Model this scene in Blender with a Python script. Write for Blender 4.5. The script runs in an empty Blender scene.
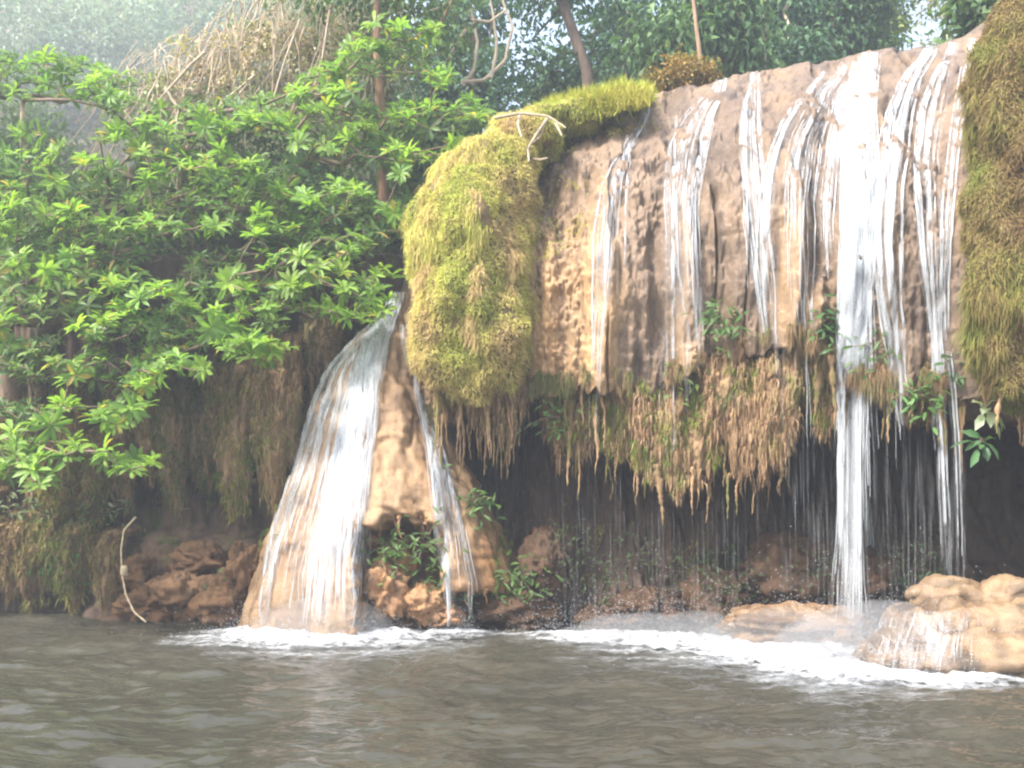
import bpy, math
import numpy as np
from mathutils import Vector
from mathutils.bvhtree import BVHTree

S = bpy.context.scene
COL = S.collection
RAD = math.radians
# ------------------------------------------------------------------ camera, sky, sun, exposure
F, CX, HY, CH = 1005.0, 512.0, 491.0, 1.6
cam = bpy.data.objects.new('camera', bpy.data.cameras.new('camera'))
COL.objects.link(cam)
cam.location = (0, 0, CH)
cam.rotation_euler = (RAD(90), 0, 0)
cam.data.sensor_width = 36
cam.data.lens = 36 * F / 1024
cam.data.shift_y = (HY - 384) / 1024
cam.data.clip_start = 0.05
cam.data.clip_end = 2000
S.camera = cam

TO_SUN = np.array([-0.50, -0.42, 0.76]); TO_SUN /= np.linalg.norm(TO_SUN)
W_ = bpy.data.worlds.new('World'); S.world = W_; W_.use_nodes = True
nt = W_.node_tree
bg = nt.nodes['Background']
sky = nt.nodes.new('ShaderNodeTexSky'); sky.sky_type = 'NISHITA'; sky.sun_disc = False
sky.sun_elevation = math.asin(TO_SUN[2]); sky.sun_rotation = math.atan2(TO_SUN[0], TO_SUN[1])
sky.air_density = 1.2; sky.dust_density = 4.0; sky.ozone_density = 0.8
nt.links.new(sky.outputs[0], bg.inputs[0]); bg.inputs[1].default_value = 0.15
sl = bpy.data.lights.new('sun', 'SUN'); sl.energy = 3.2; sl.angle = RAD(7); sl.color = (1.0, 0.965, 0.92)
so = bpy.data.objects.new('sun', sl); COL.objects.link(so)
so.rotation_euler = Vector(TO_SUN).to_track_quat('Z', 'Y').to_euler(); so.location = (-10, -10, 20)
S.view_settings.view_transform = 'Standard'; S.view_settings.look = 'None'
S.view_settings.gamma = 1; S.view_settings.use_curve_mapping = False
S.view_settings.exposure = 1.9
S.render.engine = 'CYCLES'
cy = S.cycles
cy.max_bounces = 7; cy.diffuse_bounces = 3; cy.glossy_bounces = 2; cy.transmission_bounces = 4
cy.transparent_max_bounces = 40; cy.volume_bounces = 0; cy.use_denoising = True
cy.filter_width = 2.2
HAZE = 0.0062

# ------------------------------------------------------------------ helpers
def P(px, py, Y):
    """point seen at pixel px,py at distance Y"""
    px, py, Y = np.broadcast_arrays(np.asarray(px, float), np.asarray(py, float), np.asarray(Y, float))
    return np.stack([(px - CX) / F * Y, Y, CH + (HY - py) / F * Y], -1)
def Zp(py, Y): return CH + (HY - py) / F * Y
def _h(ix, iy, iz, seed):
    n = (ix.astype(np.int64) * 374761393 + iy.astype(np.int64) * 668265263 + iz.astype(np.int64) * 2147483647 + seed * 974634777) & 0xffffffff
    n = ((n ^ (n >> 13)) * 1274126177) & 0xffffffff
    n = ((n ^ (n >> 16)) * 2246822519) & 0xffffffff
    return ((n ^ (n >> 15)) & 0xffff) / 32767.5 - 1
def noise(p, seed=0):
    p = np.asarray(p, float)
    i = np.floor(p).astype(np.int64); f = p - i
    u = f * f * f * (f * (f * 6 - 15) + 10)
    r = 0
    for dx in (0, 1):
        wx = u[..., 0] if dx else 1 - u[..., 0]
        for dy in (0, 1):
            wy = u[..., 1] if dy else 1 - u[..., 1]
            for dz in (0, 1):
                wz = u[..., 2] if dz else 1 - u[..., 2]
                r = r + wx * wy * wz * _h(i[..., 0] + dx, i[..., 1] + dy, i[..., 2] + dz, seed)
    return r
def fbm(p, oct=4, seed=0, gain=0.5):
    p = np.asarray(p, float); a = 1.0; r = 0; s = 0
    for k in range(oct):
        r = r + a * noise(p * 2 ** k + 17.3 * k, seed + k); s += a; a *= gain
    return r / s
def n1(x, seed=0, oct=3):
    x = np.asarray(x, float)
    return fbm(np.stack([x, x * 0 + 3.7, x * 0 + 9.1], -1), oct, seed)
def sm(a, b, x):
    t = np.clip((np.asarray(x, float) - a) / (b - a), 0, 1)
    return t * t * (3 - 2 * t)
def norm(v): return v / np.maximum(np.linalg.norm(v, axis=-1, keepdims=True), 1e-9)
def resample(pts, n):
    pts = np.asarray(pts, float)
    d = np.r_[0, np.cumsum(np.linalg.norm(np.diff(pts, axis=0), axis=1))]
    t = np.linspace(0, d[-1], n)
    return np.stack([np.interp(t, d, pts[:, k]) for k in range(pts.shape[1])], -1)

class MB:
    """collects quads/tris with a colour per vertex; builds ONE mesh object"""
    def __init__(s): s.v = []; s.q = []; s.t = []; s.c = []; s.qm = []; s.tm = []; s.n = 0
    def add(s, v, q=None, t=None, c=(1, 1, 1), mat=0):
        v = np.asarray(v, float).reshape(-1, 3)
        c = np.asarray(c, float)
        if c.ndim == 1: c = np.broadcast_to(c, (len(v), len(c)))
        if c.shape[1] == 3: c = np.c_[c, np.ones(len(c))]
        if q is not None and len(q): q = np.asarray(q).reshape(-1, 4) + s.n; s.q.append(q); s.qm.append(np.full(len(q), mat))
        if t is not None and len(t): t = np.asarray(t).reshape(-1, 3) + s.n; s.t.append(t); s.tm.append(np.full(len(t), mat))
        s.v.append(v); s.c.append(c); s.n += len(v)
    def grid(s, G, c=(1, 1, 1), mat=0, close=False, flip=False):
        G = np.asarray(G); a, b = G.shape[:2]
        i = np.arange(a * b).reshape(a, b)
        if close: i = np.concatenate([i, i[:, :1]], 1)
        q = np.stack([i[:-1, :-1], i[:-1, 1:], i[1:, 1:], i[1:, :-1]], -1).reshape(-1, 4)
        if flip: q = q[:, ::-1]
        c = np.asarray(c, float)
        if c.ndim == 3: c = c.reshape(-1, c.shape[-1])
        s.add(G.reshape(-1, 3), q=q, c=c, mat=mat)
    def tube(s, path, r, sides=6, c=(1, 1, 1), mat=0, cap=True, flat=None):
        path = np.asarray(path, float); n = len(path)
        r = np.broadcast_to(np.asarray(r, float), (n,))
        d = norm(np.gradient(path, axis=0))
        ref = np.array([0.0, 1, 0]) if abs(d[:, 1]).mean() < 0.8 else np.array([0.0, 0, 1])
        a = norm(np.cross(d, ref)); b = np.cross(a, d)
        th = np.arange(sides) / sides * 2 * math.pi
        G = path[:, None] + r[:, None, None] * (a[:, None] * np.cos(th)[None, :, None] + b[:, None] * np.sin(th)[None, :, None] * (flat or 1))
        c = np.asarray(c, float)
        if c.ndim == 2: c = np.repeat(c, sides, 0)
        s.grid(G, c=c, mat=mat, close=True)
    def arrays(s):
        v = np.concatenate(s.v); q = np.concatenate(s.q) if s.q else np.zeros((0, 4), int); t = np.concatenate(s.t) if s.t else np.zeros((0, 3), int)
        return v, q, t
WL = {}
def mesh_of(mb, name, mats, off, smooth):
    v, q, t = mb.arrays()
    v = v - off
    me = bpy.data.meshes.new(name)
    me.vertices.add(len(v)); me.vertices.foreach_set('co', v.astype(np.float32).ravel())
    me.loops.add(q.size + t.size); me.loops.foreach_set('vertex_index', np.r_[q.ravel(), t.ravel()].astype(np.int32))
    me.polygons.add(len(q) + len(t))
    me.polygons.foreach_set('loop_start', np.r_[np.arange(len(q)) * 4, q.size + np.arange(len(t)) * 3].astype(np.int32))
    me.polygons.foreach_set('loop_total', np.r_[np.full(len(q), 4), np.full(len(t), 3)].astype(np.int32))
    mi = np.r_[np.concatenate(mb.qm) if mb.qm else [], np.concatenate(mb.tm) if mb.tm else []].astype(np.int32)
    for m in mats: me.materials.append(m)
    me.polygons.foreach_set('material_index', mi)
    me.polygons.foreach_set('use_smooth', np.full(len(me.polygons), smooth))
    me.update(calc_edges=True); me.validate()
    at = me.attributes.new('col', 'FLOAT_COLOR', 'POINT')
    at.data.foreach_set('color', np.concatenate(mb.c).astype(np.float32).ravel())
    return me
def tag(o, label=None, cat=None, group=None, kind=None):
    for k, v in (('label', label), ('category', cat), ('group', group), ('kind', kind)):
        if v: o[k] = v
    return o
def obj(name, mb, mats, parent=None, at=(0, 0, 0), smooth=True):
    if not isinstance(mats, (list, tuple)): mats = [mats]
    at = np.asarray(WL[parent.name] if parent else at, float)
    o = bpy.data.objects.new(name, mesh_of(mb, name, mats, at, smooth)); COL.objects.link(o)
    if parent: o.parent = parent
    else: o.location = at
    WL[o.name] = at
    if parent: o.location = (0, 0, 0)
    return o
def solo(name, mb, mats, label, cat, group=None, kind=None, smooth=True):
    v = mb.arrays()[0]
    at = np.array([*(v.min(0)[:2] + v.max(0)[:2]) / 2, v[:, 2].min()])
    return tag(obj(name, mb, mats, None, at, smooth), label, cat, group, kind)
def thing(name, loc, label, cat, group=None):
    o = bpy.data.objects.new(name, None); COL.objects.link(o); o.location = loc; o.empty_display_size = 0.1
    WL[o.name] = np.asarray(loc, float)
    return tag(o, label, cat, group)

# ------------------------------------------------------------------ materials
def newmat(name):
    m = bpy.data.materials.new(name); m.use_nodes = True
    t = m.node_tree; b = t.nodes['Principled BSDF']
    return m, t, b, t.nodes['Material Output']
def nd(t, typ, **kw):
    n = t.nodes.new(typ)
    for k, v in kw.items():
        if k.startswith('i_'): n.inputs[int(k[2:])].default_value = v
        else: setattr(n, k, v)
    return n
def noise_node(t, scale=(1, 1, 1), s=4, detail=6, rough=0.6, src='Object', off=(0, 0, 0)):
    tc = nd(t, 'ShaderNodeTexCoord'); mp = nd(t, 'ShaderNodeMapping'); mp.inputs['Scale'].default_value = scale; mp.inputs['Location'].default_value = off
    t.links.new(tc.outputs[src], mp.inputs[0])
    n = nd(t, 'ShaderNodeTexNoise'); n.inputs['Scale'].default_value = s; n.inputs['Detail'].default_value = detail; n.inputs['Roughness'].default_value = rough
    t.links.new(mp.outputs[0], n.inputs['Vector'])
    return n.outputs['Fac']
def ramp(t, fac, stops):
    r = nd(t, 'ShaderNodeValToRGB'); e = r.color_ramp.elements
    while len(e) < len(stops): e.new(0.5)
    for k, (p, c) in enumerate(stops): e[k].position = p; e[k].color = (*c, 1) if len(c) == 3 else c
    t.links.new(fac, r.inputs[0]); return r.outputs[0]
def mix(t, a, b, fac, mode='MIX'):
    m = nd(t, 'ShaderNodeMix', data_type='RGBA', blend_type=mode)
    for s_, v in ((6, a), (7, b), (0, fac)):
        if hasattr(v, 'is_linked'): t.links.new(v, m.inputs[s_])
        else: m.inputs[s_].default_value = (*v, 1) if isinstance(v, tuple) else v
    return m.outputs[2]
def attr(t, out='Color'):
    return nd(t, 'ShaderNodeAttribute', attribute_name='col').outputs[out]
def rock_mat(name, base, alt, dark, streak=(5, 5, 0.7), green=None, gthr=0.6, rough=0.75, spec=0.3, bump=0.6, off=(0, 0, 0)):
    """limestone: base/alt patches, dark pits and vertical streaks, optional moss film; vertex colour is a mineral tint or painted shade"""
    m, t, b, o = newmat(name)
    na = noise_node(t, (1, 1, 0.6), 2.2, 5, 0.6, off=off)
    ns = noise_node(t, streak, 1.6, 6, 0.62, off=off)
    nf = noise_node(t, (1, 1, 1), 24, 9, 0.78, off=off)
    c = mix(t, base, alt, ramp(t, na, [(0.38, (0, 0, 0)), (0.62, (1, 1, 1))]))
    c = mix(t, c, dark, ramp(t, ns, [(0.30, (1, 1, 1)), (0.50, (0, 0, 0))]))
    c = mix(t, c, tuple(x * 0.45 for x in base), ramp(t, nf, [(0.33, (0.85,) * 3), (0.47, (0, 0, 0))]))
    if green:
        ng = noise_node(t, (1.4, 1.4, 0.8), 1.7, 7, 0.7, off=(3.3, 1.1, 7))
        c = mix(t, c, green, ramp(t, ng, [(gthr, (0, 0, 0)), (gthr + 0.1, (0.9,) * 3)]))
    c = mix(t, c, attr(t), 1.0, 'MULTIPLY')
    t.links.new(c, b.inputs['Base Color'])
    b.inputs['Roughness'].default_value = rough; b.inputs['Specular IOR Level'].default_value = spec
    bp = nd(t, 'ShaderNodeBump'); bp.inputs['Strength'].default_value = bump; bp.inputs['Distance'].default_value = 0.05
    h = mix(t, nf, ns, 0.35)
    t.links.new(h, bp.inputs['Height']); t.links.new(bp.outputs[0], b.inputs['Normal'])
    return m
def leaf_mat(name, tr=0.4, rough=0.45, spec=0.3, tmul=(1.3, 1.35, 0.6)):
    m, t, b, o = newmat(name)
    c = attr(t)
    t.links.new(c, b.inputs['Base Color']); b.inputs['Roughness'].default_value = rough; b.inputs['Specular IOR Level'].default_value = spec
    tl = nd(t, 'ShaderNodeBsdfTranslucent'); t.links.new(mix(t, c, tmul, 1.0, 'MULTIPLY'), tl.inputs[0])
    ms = nd(t, 'ShaderNodeMixShader'); ms.inputs[0].default_value = tr
    t.links.new(b.outputs[0], ms.inputs[1]); t.links.new(tl.outputs[0], ms.inputs[2]); t.links.new(ms.outputs[0], o.inputs[0])
    return m
def bark_mat(name, a, b_):
    m, t, b, o = newmat(name)
    n = noise_node(t, (6, 6, 1.2), 3, 6, 0.65)
    t.links.new(mix(t, ramp(t, n, [(0.3, a), (0.7, b_)]), attr(t), 1.0, 'MULTIPLY'), b.inputs['Base Color']); b.inputs['Roughness'].default_value = 0.9
    bp = nd(t, 'ShaderNodeBump'); bp.inputs['Strength'].default_value = 0.5; bp.inputs['Distance'].default_value = 0.02
    t.links.new(n, bp.inputs['Height']); t.links.new(bp.outputs[0], b.inputs['Normal'])
    return m
def water_white(name, scale, lo, hi, amax=0.9):
    """falling water: white scattering where the noise is high, clear elsewhere; vertex alpha scales its density"""
    m, t, b, o = newmat(name)
    b.inputs['Base Color'].default_value = (0.80, 0.83, 0.86, 1); b.inputs['Roughness'].default_value = 0.35
    tl = nd(t, 'ShaderNodeBsdfTranslucent'); tl.inputs[0].default_value = (0.80, 0.83, 0.86, 1)
    m1 = nd(t, 'ShaderNodeMixShader'); m1.inputs[0].default_value = 0.45
    t.links.new(b.outputs[0], m1.inputs[1]); t.links.new(tl.outputs[0], m1.inputs[2])
    n = noise_node(t, scale, 1.0, 4, 0.6)
    r = ramp(t, n, [(lo, (0, 0, 0)), (hi, (1, 1, 1))])
    k = nd(t, 'ShaderNodeMath', operation='MULTIPLY'); t.links.new(r, k.inputs[0]); t.links.new(attr(t, 'Alpha'), k.inputs[1])
    k2 = nd(t, 'ShaderNodeMath', operation='MULTIPLY', use_clamp=True); t.links.new(k.outputs[0], k2.inputs[0]); k2.inputs[1].default_value = amax
    tr = nd(t, 'ShaderNodeBsdfTransparent')
    m2 = nd(t, 'ShaderNodeMixShader'); t.links.new(k2.outputs[0], m2.inputs[0]); t.links.new(tr.outputs[0], m2.inputs[1]); t.links.new(m1.outputs[0], m2.inputs[2])
    t.links.new(m2.outputs[0], o.inputs[0])
    return m

M = {}
M['cliff'] = rock_mat('cliff_rock', (0.285, 0.195, 0.122), (0.205, 0.146, 0.104), (0.078, 0.057, 0.047), off=(1, 2, 3), rough=0.6, spec=0.4)
M['tufa'] = rock_mat('tufa', (0.36, 0.235, 0.13), (0.27, 0.165, 0.09), (0.09, 0.06, 0.04), streak=(9, 9, 0.6), green=(0.13, 0.13, 0.035), gthr=0.50)
M['cone'] = rock_mat('cone_rock', (0.41, 0.265, 0.145), (0.35, 0.205, 0.10), (0.19, 0.115, 0.065), streak=(6, 6, 0.45), rough=0.5, spec=0.45)
M['orange'] = rock_mat('orange_rock', (0.44, 0.25, 0.12), (0.36, 0.19, 0.09), (0.10, 0.065, 0.045), streak=(3, 3, 2.5), rough=0.6)
M['bank'] = rock_mat('bank_rock', (0.13, 0.085, 0.055), (0.10, 0.065, 0.045), (0.035, 0.026, 0.024), streak=(5, 5, 0.8), green=(0.09, 0.11, 0.03), gthr=0.55)
M['boulder'] = rock_mat('boulder_rock', (0.33, 0.228, 0.135), (0.27, 0.17, 0.09), (0.11, 0.07, 0.045), streak=(2.2, 2.2, 6), rough=0.45, spec=0.45, bump=0.45)
M['mossbody'] = rock_mat('moss_body', (0.20, 0.17, 0.05), (0.15, 0.17, 0.04), (0.10, 0.075, 0.03), streak=(3, 3, 1))
M['mossbrown'] = rock_mat('moss_brown', (0.20, 0.135, 0.06), (0.15, 0.12, 0.045), (0.07, 0.05, 0.03), streak=(6, 6, .8))
M['soil'] = rock_mat('soil', (0.13, 0.10, 0.06), (0.09, 0.09, 0.04), (0.05, 0.04, 0.03))
M['leaf'] = leaf_mat('rosette_leaf', 0.5, 0.42, 0.35, (1.3, 1.42, 0.7))
M['leafb'] = leaf_mat('tree_leaf', 0.35, 0.5, 0.3, (1.2, 1.2, 0.6))
M['moss'] = leaf_mat('moss_blade', 0.3, 0.8, 0.1, (1.1, 1.1, 0.7))
M['bark'] = bark_mat('bark', (0.10, 0.07, 0.05), (0.27, 0.19, 0.13))
M['twig'] = bark_mat('pale_twig', (0.30, 0.24, 0.17), (0.48, 0.40, 0.30))
M['rope'] = bark_mat('rope_fibre', (0.42, 0.32, 0.20), (0.62, 0.50, 0.33))
M['strand'] = water_white('water_strand', (22, 2.5, 2.2), 0.34, 0.56, 1.0)
M['sheet'] = water_white('water_film', (17, 0.7, 0.7), 0.38, 0.72, 0.9)
M['drop'] = water_white('water_drop', (1, 1, 1), 0.0, 0.01, 0.8)
M['foam'] = water_white('foam', (9, 9, 9), 0.30, 0.56, 1.0)
# river water
m, t, b, o = newmat('river_water')
n = noise_node(t, (1, 1, 1), 0.7, 3, 0.5)
t.links.new(ramp(t, n, [(0.3, (0.040, 0.038, 0.028)), (0.7, (0.062, 0.058, 0.042))]), b.inputs['Base Color'])
b.inputs['Roughness'].default_value = 0.09; b.inputs['IOR'].default_value = 1.38; b.inputs['Specular IOR Level'].default_value = 0.5
n2 = noise_node(t, (1, 2.2, 1), 6.5, 2, 0.5)
bp = nd(t, 'ShaderNodeBump'); bp.inputs['Strength'].default_value = 0.45; bp.inputs['Distance'].default_value = 0.05
t.links.new(n2, bp.inputs['Height']); t.links.new(bp.outputs[0], b.inputs['Normal'])
M['water'] = m

# ------------------------------------------------------------------ haze
if HAZE:
    mb = MB()
    x0, x1, y0, y1, z0, z1 = -90, 90, -40, 140, -3.5, 60
    v = np.array([[x, y, z] for x in (x0, x1) for y in (y0, y1) for z in (z0, z1)], float)
    mb.add(v, q=[[0, 1, 3, 2], [4, 6, 7, 5], [0, 4, 5, 1], [2, 3, 7, 6], [0, 2, 6, 4], [1, 5, 7, 3]])
    m, t, b, o = newmat('haze_air'); t.nodes.remove(b)
    pv = nd(t, 'ShaderNodeVolumePrincipled'); pv.inputs['Color'].default_value = (0.84, 0.92, 1.0, 1)
    pv.inputs['Density'].default_value = HAZE; pv.inputs['Anisotropy'].default_value = 0.2
    t.links.new(pv.outputs[0], o.inputs['Volume'])
    tag(obj('haze', mb, m, smooth=False), kind='stuff')

# ------------------------------------------------------------------ river surface
rng = np.random.default_rng(7)
def warp(n, c, w, ext, pw=3):
    u = np.linspace(-1, 1, n); return c + w * u + np.sign(u) * (np.abs(u) ** 16) * ext
gx = warp(760, 0.0, 7.5, 160); gy = warp(560, 7.2, 6.8, 70)
X, Yg = np.meshgrid(gx, gy)
q_ = np.stack([X, Yg, X * 0], -1)
near = sm(14.5, 12, Yg)
wv = 0.036 * noise(q_ * np.array([0.9, 1.9, 1]) + 5, 1) + 0.030 * noise(q_ * np.array([2.1, 4.2, 1]) + np.stack([Yg * 0.6, X * 0, X * 0], -1), 2) + 0.017 * noise(q_ * np.array([5, 9, 1]), 3) + 0.005 * noise(q_ * np.array([12, 18, 1]), 4)
turb = np.zeros_like(X)
for (px, Y, s_) in ((325, 11.0, 0.9), (455, 11.2, 0.45), (600, 10.6, 0.8), (720, 10.2, 0.8), (850, 9.5, 1.0), (930, 9.3, 0.6)):
    cx = (px - CX) / F * Y
    d = np.hypot(X - cx, (Yg - Y) * 1.3)
    wv = wv + 0.012 * np.sin(d * 13 + 2.5 * noise(q_ * 0.8, 9)) * np.exp(-d / 1.3) * sm(0.1, 0.7, d)
    turb += np.exp(-(d / s_) ** 2)
wv = wv + np.clip(turb, 0, 1) * 0.035 * fbm(q_ * np.array([6, 6, 1]), 3, 11)
mb = MB(); mb.grid(np.stack([X, Yg, wv * near], -1))
tag(obj('water', mb, M['water']), kind='structure')

# ------------------------------------------------------------------ cliff
cs = np.array([380, 430, 500, 540, 600, 660, 720, 780, 840, 900, 950, 985, 1030, 1100, 1250.])
YF = np.array([12.6, 11.9, 11.4, 11.2, 10.9, 10.6, 10.35, 10.05, 9.75, 9.55, 9.4, 9.05, 8.75, 8.6, 8.5])
PT = np.array([300, 215, 150, 128, 108, 92, 79, 69, 57, 49, 41, 30, -10, -40, -60.])
PD = np.array([430, 425, 405, 392, 394, 396, 356, 342, 376, 394, 400, 402, 410, 425, 430.])
def smi(x, xs, ys):
    xs_ = np.linspace(xs[0], xs[-1], 600); y = np.interp(xs_, xs, ys)
    k = np.hanning(31); k /= k.sum(); y = np.convolve(np.pad(y, 15, mode='edge'), k, 'valid')
    return np.interp(x, xs_, y)
yf = lambda s: smi(s, cs, YF)
pt = lambda s: smi(s, cs, PT)
pd = lambda s: smi(s, cs, PD)
NS, NV = 1000, 300
s_ = np.r_[np.linspace(384, 1100, 860), np.linspace(1103, 1750, 140)]
yfs, pts_, pds = yf(s_), pt(s_), pd(s_)
jag = 16 * n1(s_ / 23, 5, 3) + 9 * n1(s_ / 6, 6, 2)
pds = pds + jag
Xf = (s_ - CX) / F * yfs
rows = []; wface = []
# plateau behind the crest, then crest, face, drip edge, cave roof, cave back wall, ledge, foot under water
ycrest = yfs + 1.9; zcrest = Zp(pts_, ycrest)
for k in np.linspace(1, 0, 14)[:-1]:
    yy = ycrest + 7 * k ** 1.5
    rows.append(np.stack([Xf + (s_ - CX) / F * 1.9, yy, zcrest + 0.25 * k * 3 - 0.05], -1)); wface.append(0.3)
NFACE = 170
for k in np.linspace(0, 1, NFACE):
    py = pts_ + (pds - pts_) * k
    off = 1.9 * np.clip(1 - k / 0.62, 0, 1) ** 2.2 + 0.10 * k ** 3 - 0.12 * np.sin(math.pi * k)
    yy = yfs + off
    # the crest rolls forward: x of the column follows the face plane so flutes hang straight
    fx = (s_ - CX) / F * yy
    rows.append(np.stack([fx, yy, Zp(py, yy)], -1)); wface.append(1.0)
zd = Zp(pds, yfs + 0.1)
ybk = np.maximum(11.75 + 0.1 * n1(s_ / 60, 8), yfs + 0.9)           # waterline of the cave's back wall
roof_in = 2.1
for k in np.linspace(0, 1, 40)[1:]:
    yy = yfs + 0.1 + (ybk + 1.2 - yfs - 0.1) * k
    rows.append(np.stack([Xf, yy, zd + 0.12 * np.sin(k * math.pi / 2) * (1 - k) + 0.25 * k], -1)); wface.append(0.8)
for k in np.linspace(0, 1, 45)[1:]:
    z = (zd + 0.25) * (1 - k) + 0.75 * k
    rows.append(np.stack([Xf, ybk + 1.2 - 0.75 * k ** 1.5, z], -1)); wface.append(1.2)
for k in np.linspace(0, 1, 34)[1:]:
    z = 0 * zd + 0.75 + (-0.8 - 0.75) * k
    rows.append(np.stack([Xf, ybk + 0.45 - 0.5 * np.minimum(1, k * 2.0) ** 0.7, z], -1)); wface.append(1.2)
G = np.stack(rows, 0)
wf = np.array(wface)[:, None]
g = G.copy()
flute = fbm(g * np.array([3.2, 1.2, 0.35]), 3, 21); fine = fbm(g * np.array([9, 6, 5]), 4, 22, 0.6); lump = fbm(g * np.array([1.1, 1.1, 0.7]), 3, 23)
knob = np.abs(noise(g * np.array([5, 4, 7]), 25))
disp = -(0.32 * flute + 0.075 * fine + 0.24 * lump + 0.02 * knob) * wf
ledge = np.clip(noise(g * np.array([2.3, 1, 3.2]), 26), 0, 1) * 0.05 + (0.06 * np.abs(noise(g * np.array([13, 6, 10]), 27)) + 0.05 * np.abs(noise(g * np.array([24, 9, 19]), 28))) * sm(-.1, .3, noise(g * np.array([1.9, 1, .9]), 29))
crack = np.clip(.16 - np.abs(noise(g * np.array([3.1, 1, .30]) + np.stack([.5 * lump, 0 * lump, 0 * lump], -1), 24)), 0, 1) / .16 * sm(-.2, .2, noise(g * np.array([1.1, 1, .8]), 20))
facek = np.clip((np.arange(len(rows))[:, None] - 13) / NFACE, 0, 2) * np.ones(G.shape[:2])
soft = .65 + .35 * sm(0.02, .35, facek)
G[..., 1] += (disp - ledge * wf) * soft + .10 * crack * wf
G[..., 2] += 0.05 * fine * wf * (wf < 1.1) * np.concatenate([np.zeros(13), sm(0.0, 0.25, np.linspace(0, 1, NFACE)), np.ones(len(rows) - 13 - NFACE)])[:, None]
# tints: pale calcite on the dry left, greyer where water runs, shade painted into the cave
spx = np.broadcast_to(s_, G.shape[:2])
kk = np.arange(len(rows))[:, None]
tint = np.ones(G.shape)
pale = np.maximum(sm(505, 545, spx) * sm(650, 585, spx) * sm(0.10, 0.75, facek) * np.clip(0.55 + 1.5 * flute, 0, 1), .55 * sm(.05, .35, flute) * sm(.25, .6, facek)) * sm(1.05, 0.98, facek)
tint = tint * (1 - pale[..., None]) + np.array([1.95, 1.75, 1.3]) * pale[..., None]
wet = np.maximum(sm(640, 700, spx) * sm(0.85, 0.2, facek) * np.clip(0.7 + 1.2 * lump, 0, 1), sm(580, 640, spx) * .7 * sm(.1, -.2, flute))
tint = tint * (1 - wet[..., None]) + np.array([0.70, 0.70, 0.71]) * wet[..., None]
tint = tint * (1 - .45 * crack[..., None] * (wf[..., None] > .9))
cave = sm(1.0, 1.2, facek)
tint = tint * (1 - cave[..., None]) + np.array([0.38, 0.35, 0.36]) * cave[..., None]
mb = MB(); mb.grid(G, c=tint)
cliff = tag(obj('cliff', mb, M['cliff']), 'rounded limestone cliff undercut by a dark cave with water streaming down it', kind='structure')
cliff_bvh = BVHTree.FromPolygons([tuple(x) for x in G.reshape(-1, 3)], [tuple(x) for x in mb.arrays()[1]])
CAMV = Vector((0, 0, CH))
def ray(bvh, px, py):
    d = Vector(((px - CX) / F, 1.0, (HY - py) / F)).normalized()
    h = bvh.ray_cast(CAMV, d)
    return (np.array(h[0]), np.array(h[1])) if h[0] is not None else (None, None)

# ------------------------------------------------------------------ helpers for hanging tufa and moss
def curtain(mb, px0, px1, top, bot, Yc, th=0.18, seed=0, n=None, m_=60, bulge=0.2, jag=(16, 10), tint=None):
    """thick fluted drapery hanging between px0 and px1: closed front and back, ragged lower edge"""
    n = n or max(60, int((px1 - px0) * 1.8))
    s = np.linspace(px0, px1, n); u = (s - px0) / (px1 - px0)
    top = top(s) if callable(top) else np.full(n, float(top)); bot = bot(s) if callable(bot) else np.full(n, float(bot))
    Yc = Yc(s) if callable(Yc) else np.full(n, float(Yc))
    bot = bot + 1.3 * jag[0] * n1(s / 17, seed, 2) + 2.2 * jag[1] * n1(s / 4.2, seed + 1, 2)
    edge = np.sqrt(np.clip(np.sin(math.pi * u), 0, 1)) * 0.8 + 0.2
    bot = top + (bot - top) * np.clip(edge, 0.2, 1)
    k = np.linspace(0, 1, m_)[:, None]
    py = top + (bot - top) * k
    fl = n1(s / 9, seed + 2, 3)[None]
    thick = th * (1 - k ** 1.6 * 0.93) * np.clip(np.sin(math.pi * u), 0.02, 1)[None] ** 0.5
    yb = Yc[None] - bulge * np.sin(np.pi * np.clip(k * 0.7 + 0.15, 0, 1)) + 0.55 * (1 - k) ** 7
    X = (s - CX) / F * Yc
    X = np.broadcast_to(X, py.shape)
    Zz = CH + (HY - py) / F * Yc
    P0 = np.stack([X, yb, Zz], -1)
    dn = fbm(P0 * np.array([6, 3, 0.9]), 4, seed + 3, .65) * 0.20 + fbm(P0 * np.array([9, 6, 6]), 4, seed + 7, .7) * 0.15 + 0.07 * fl
    front = P0 + np.stack([0 * X, -thick / 2 - dn * (1 - 0.5 * k), 0 * X], -1)
    back = P0 + np.stack([0 * X, thick / 2 + 0 * X, 0 * X], -1)
    tt = (1, 1, 1) if tint is None else tint
    mb.grid(np.concatenate([back[:1], front, back[::-1]], 0), c=tt)
    return front
def stalactite(px, py, L, Y, r, rnd, lean=0):
    mb = MB(); n = 24
    t_ = np.linspace(0, 1, n)
    path = P(px + lean * t_ + 1.5 * np.sin(t_ * 5 + rnd.random() * 6), py + L * t_ - 6, Y)
    path[:, 0] += 0.012 * np.cumsum(rnd.normal(0, .4, n)); 
    rad = r * .8 * (1.15 - t_) ** 0.9 * (1 + 0.38 * rnd.normal(0, 1, n).clip(-1, 1.5)); rad[-1] = 0.003
    c = np.array([1, 1, 1]) * (0.8 + 0.5 * rnd.random()) * np.array([1, 0.97 + .06 * rnd.random(), 0.9 + 0.1 * rnd.random()])
    mb.tube(path, rad, 7, c=c)
    return mb
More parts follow.
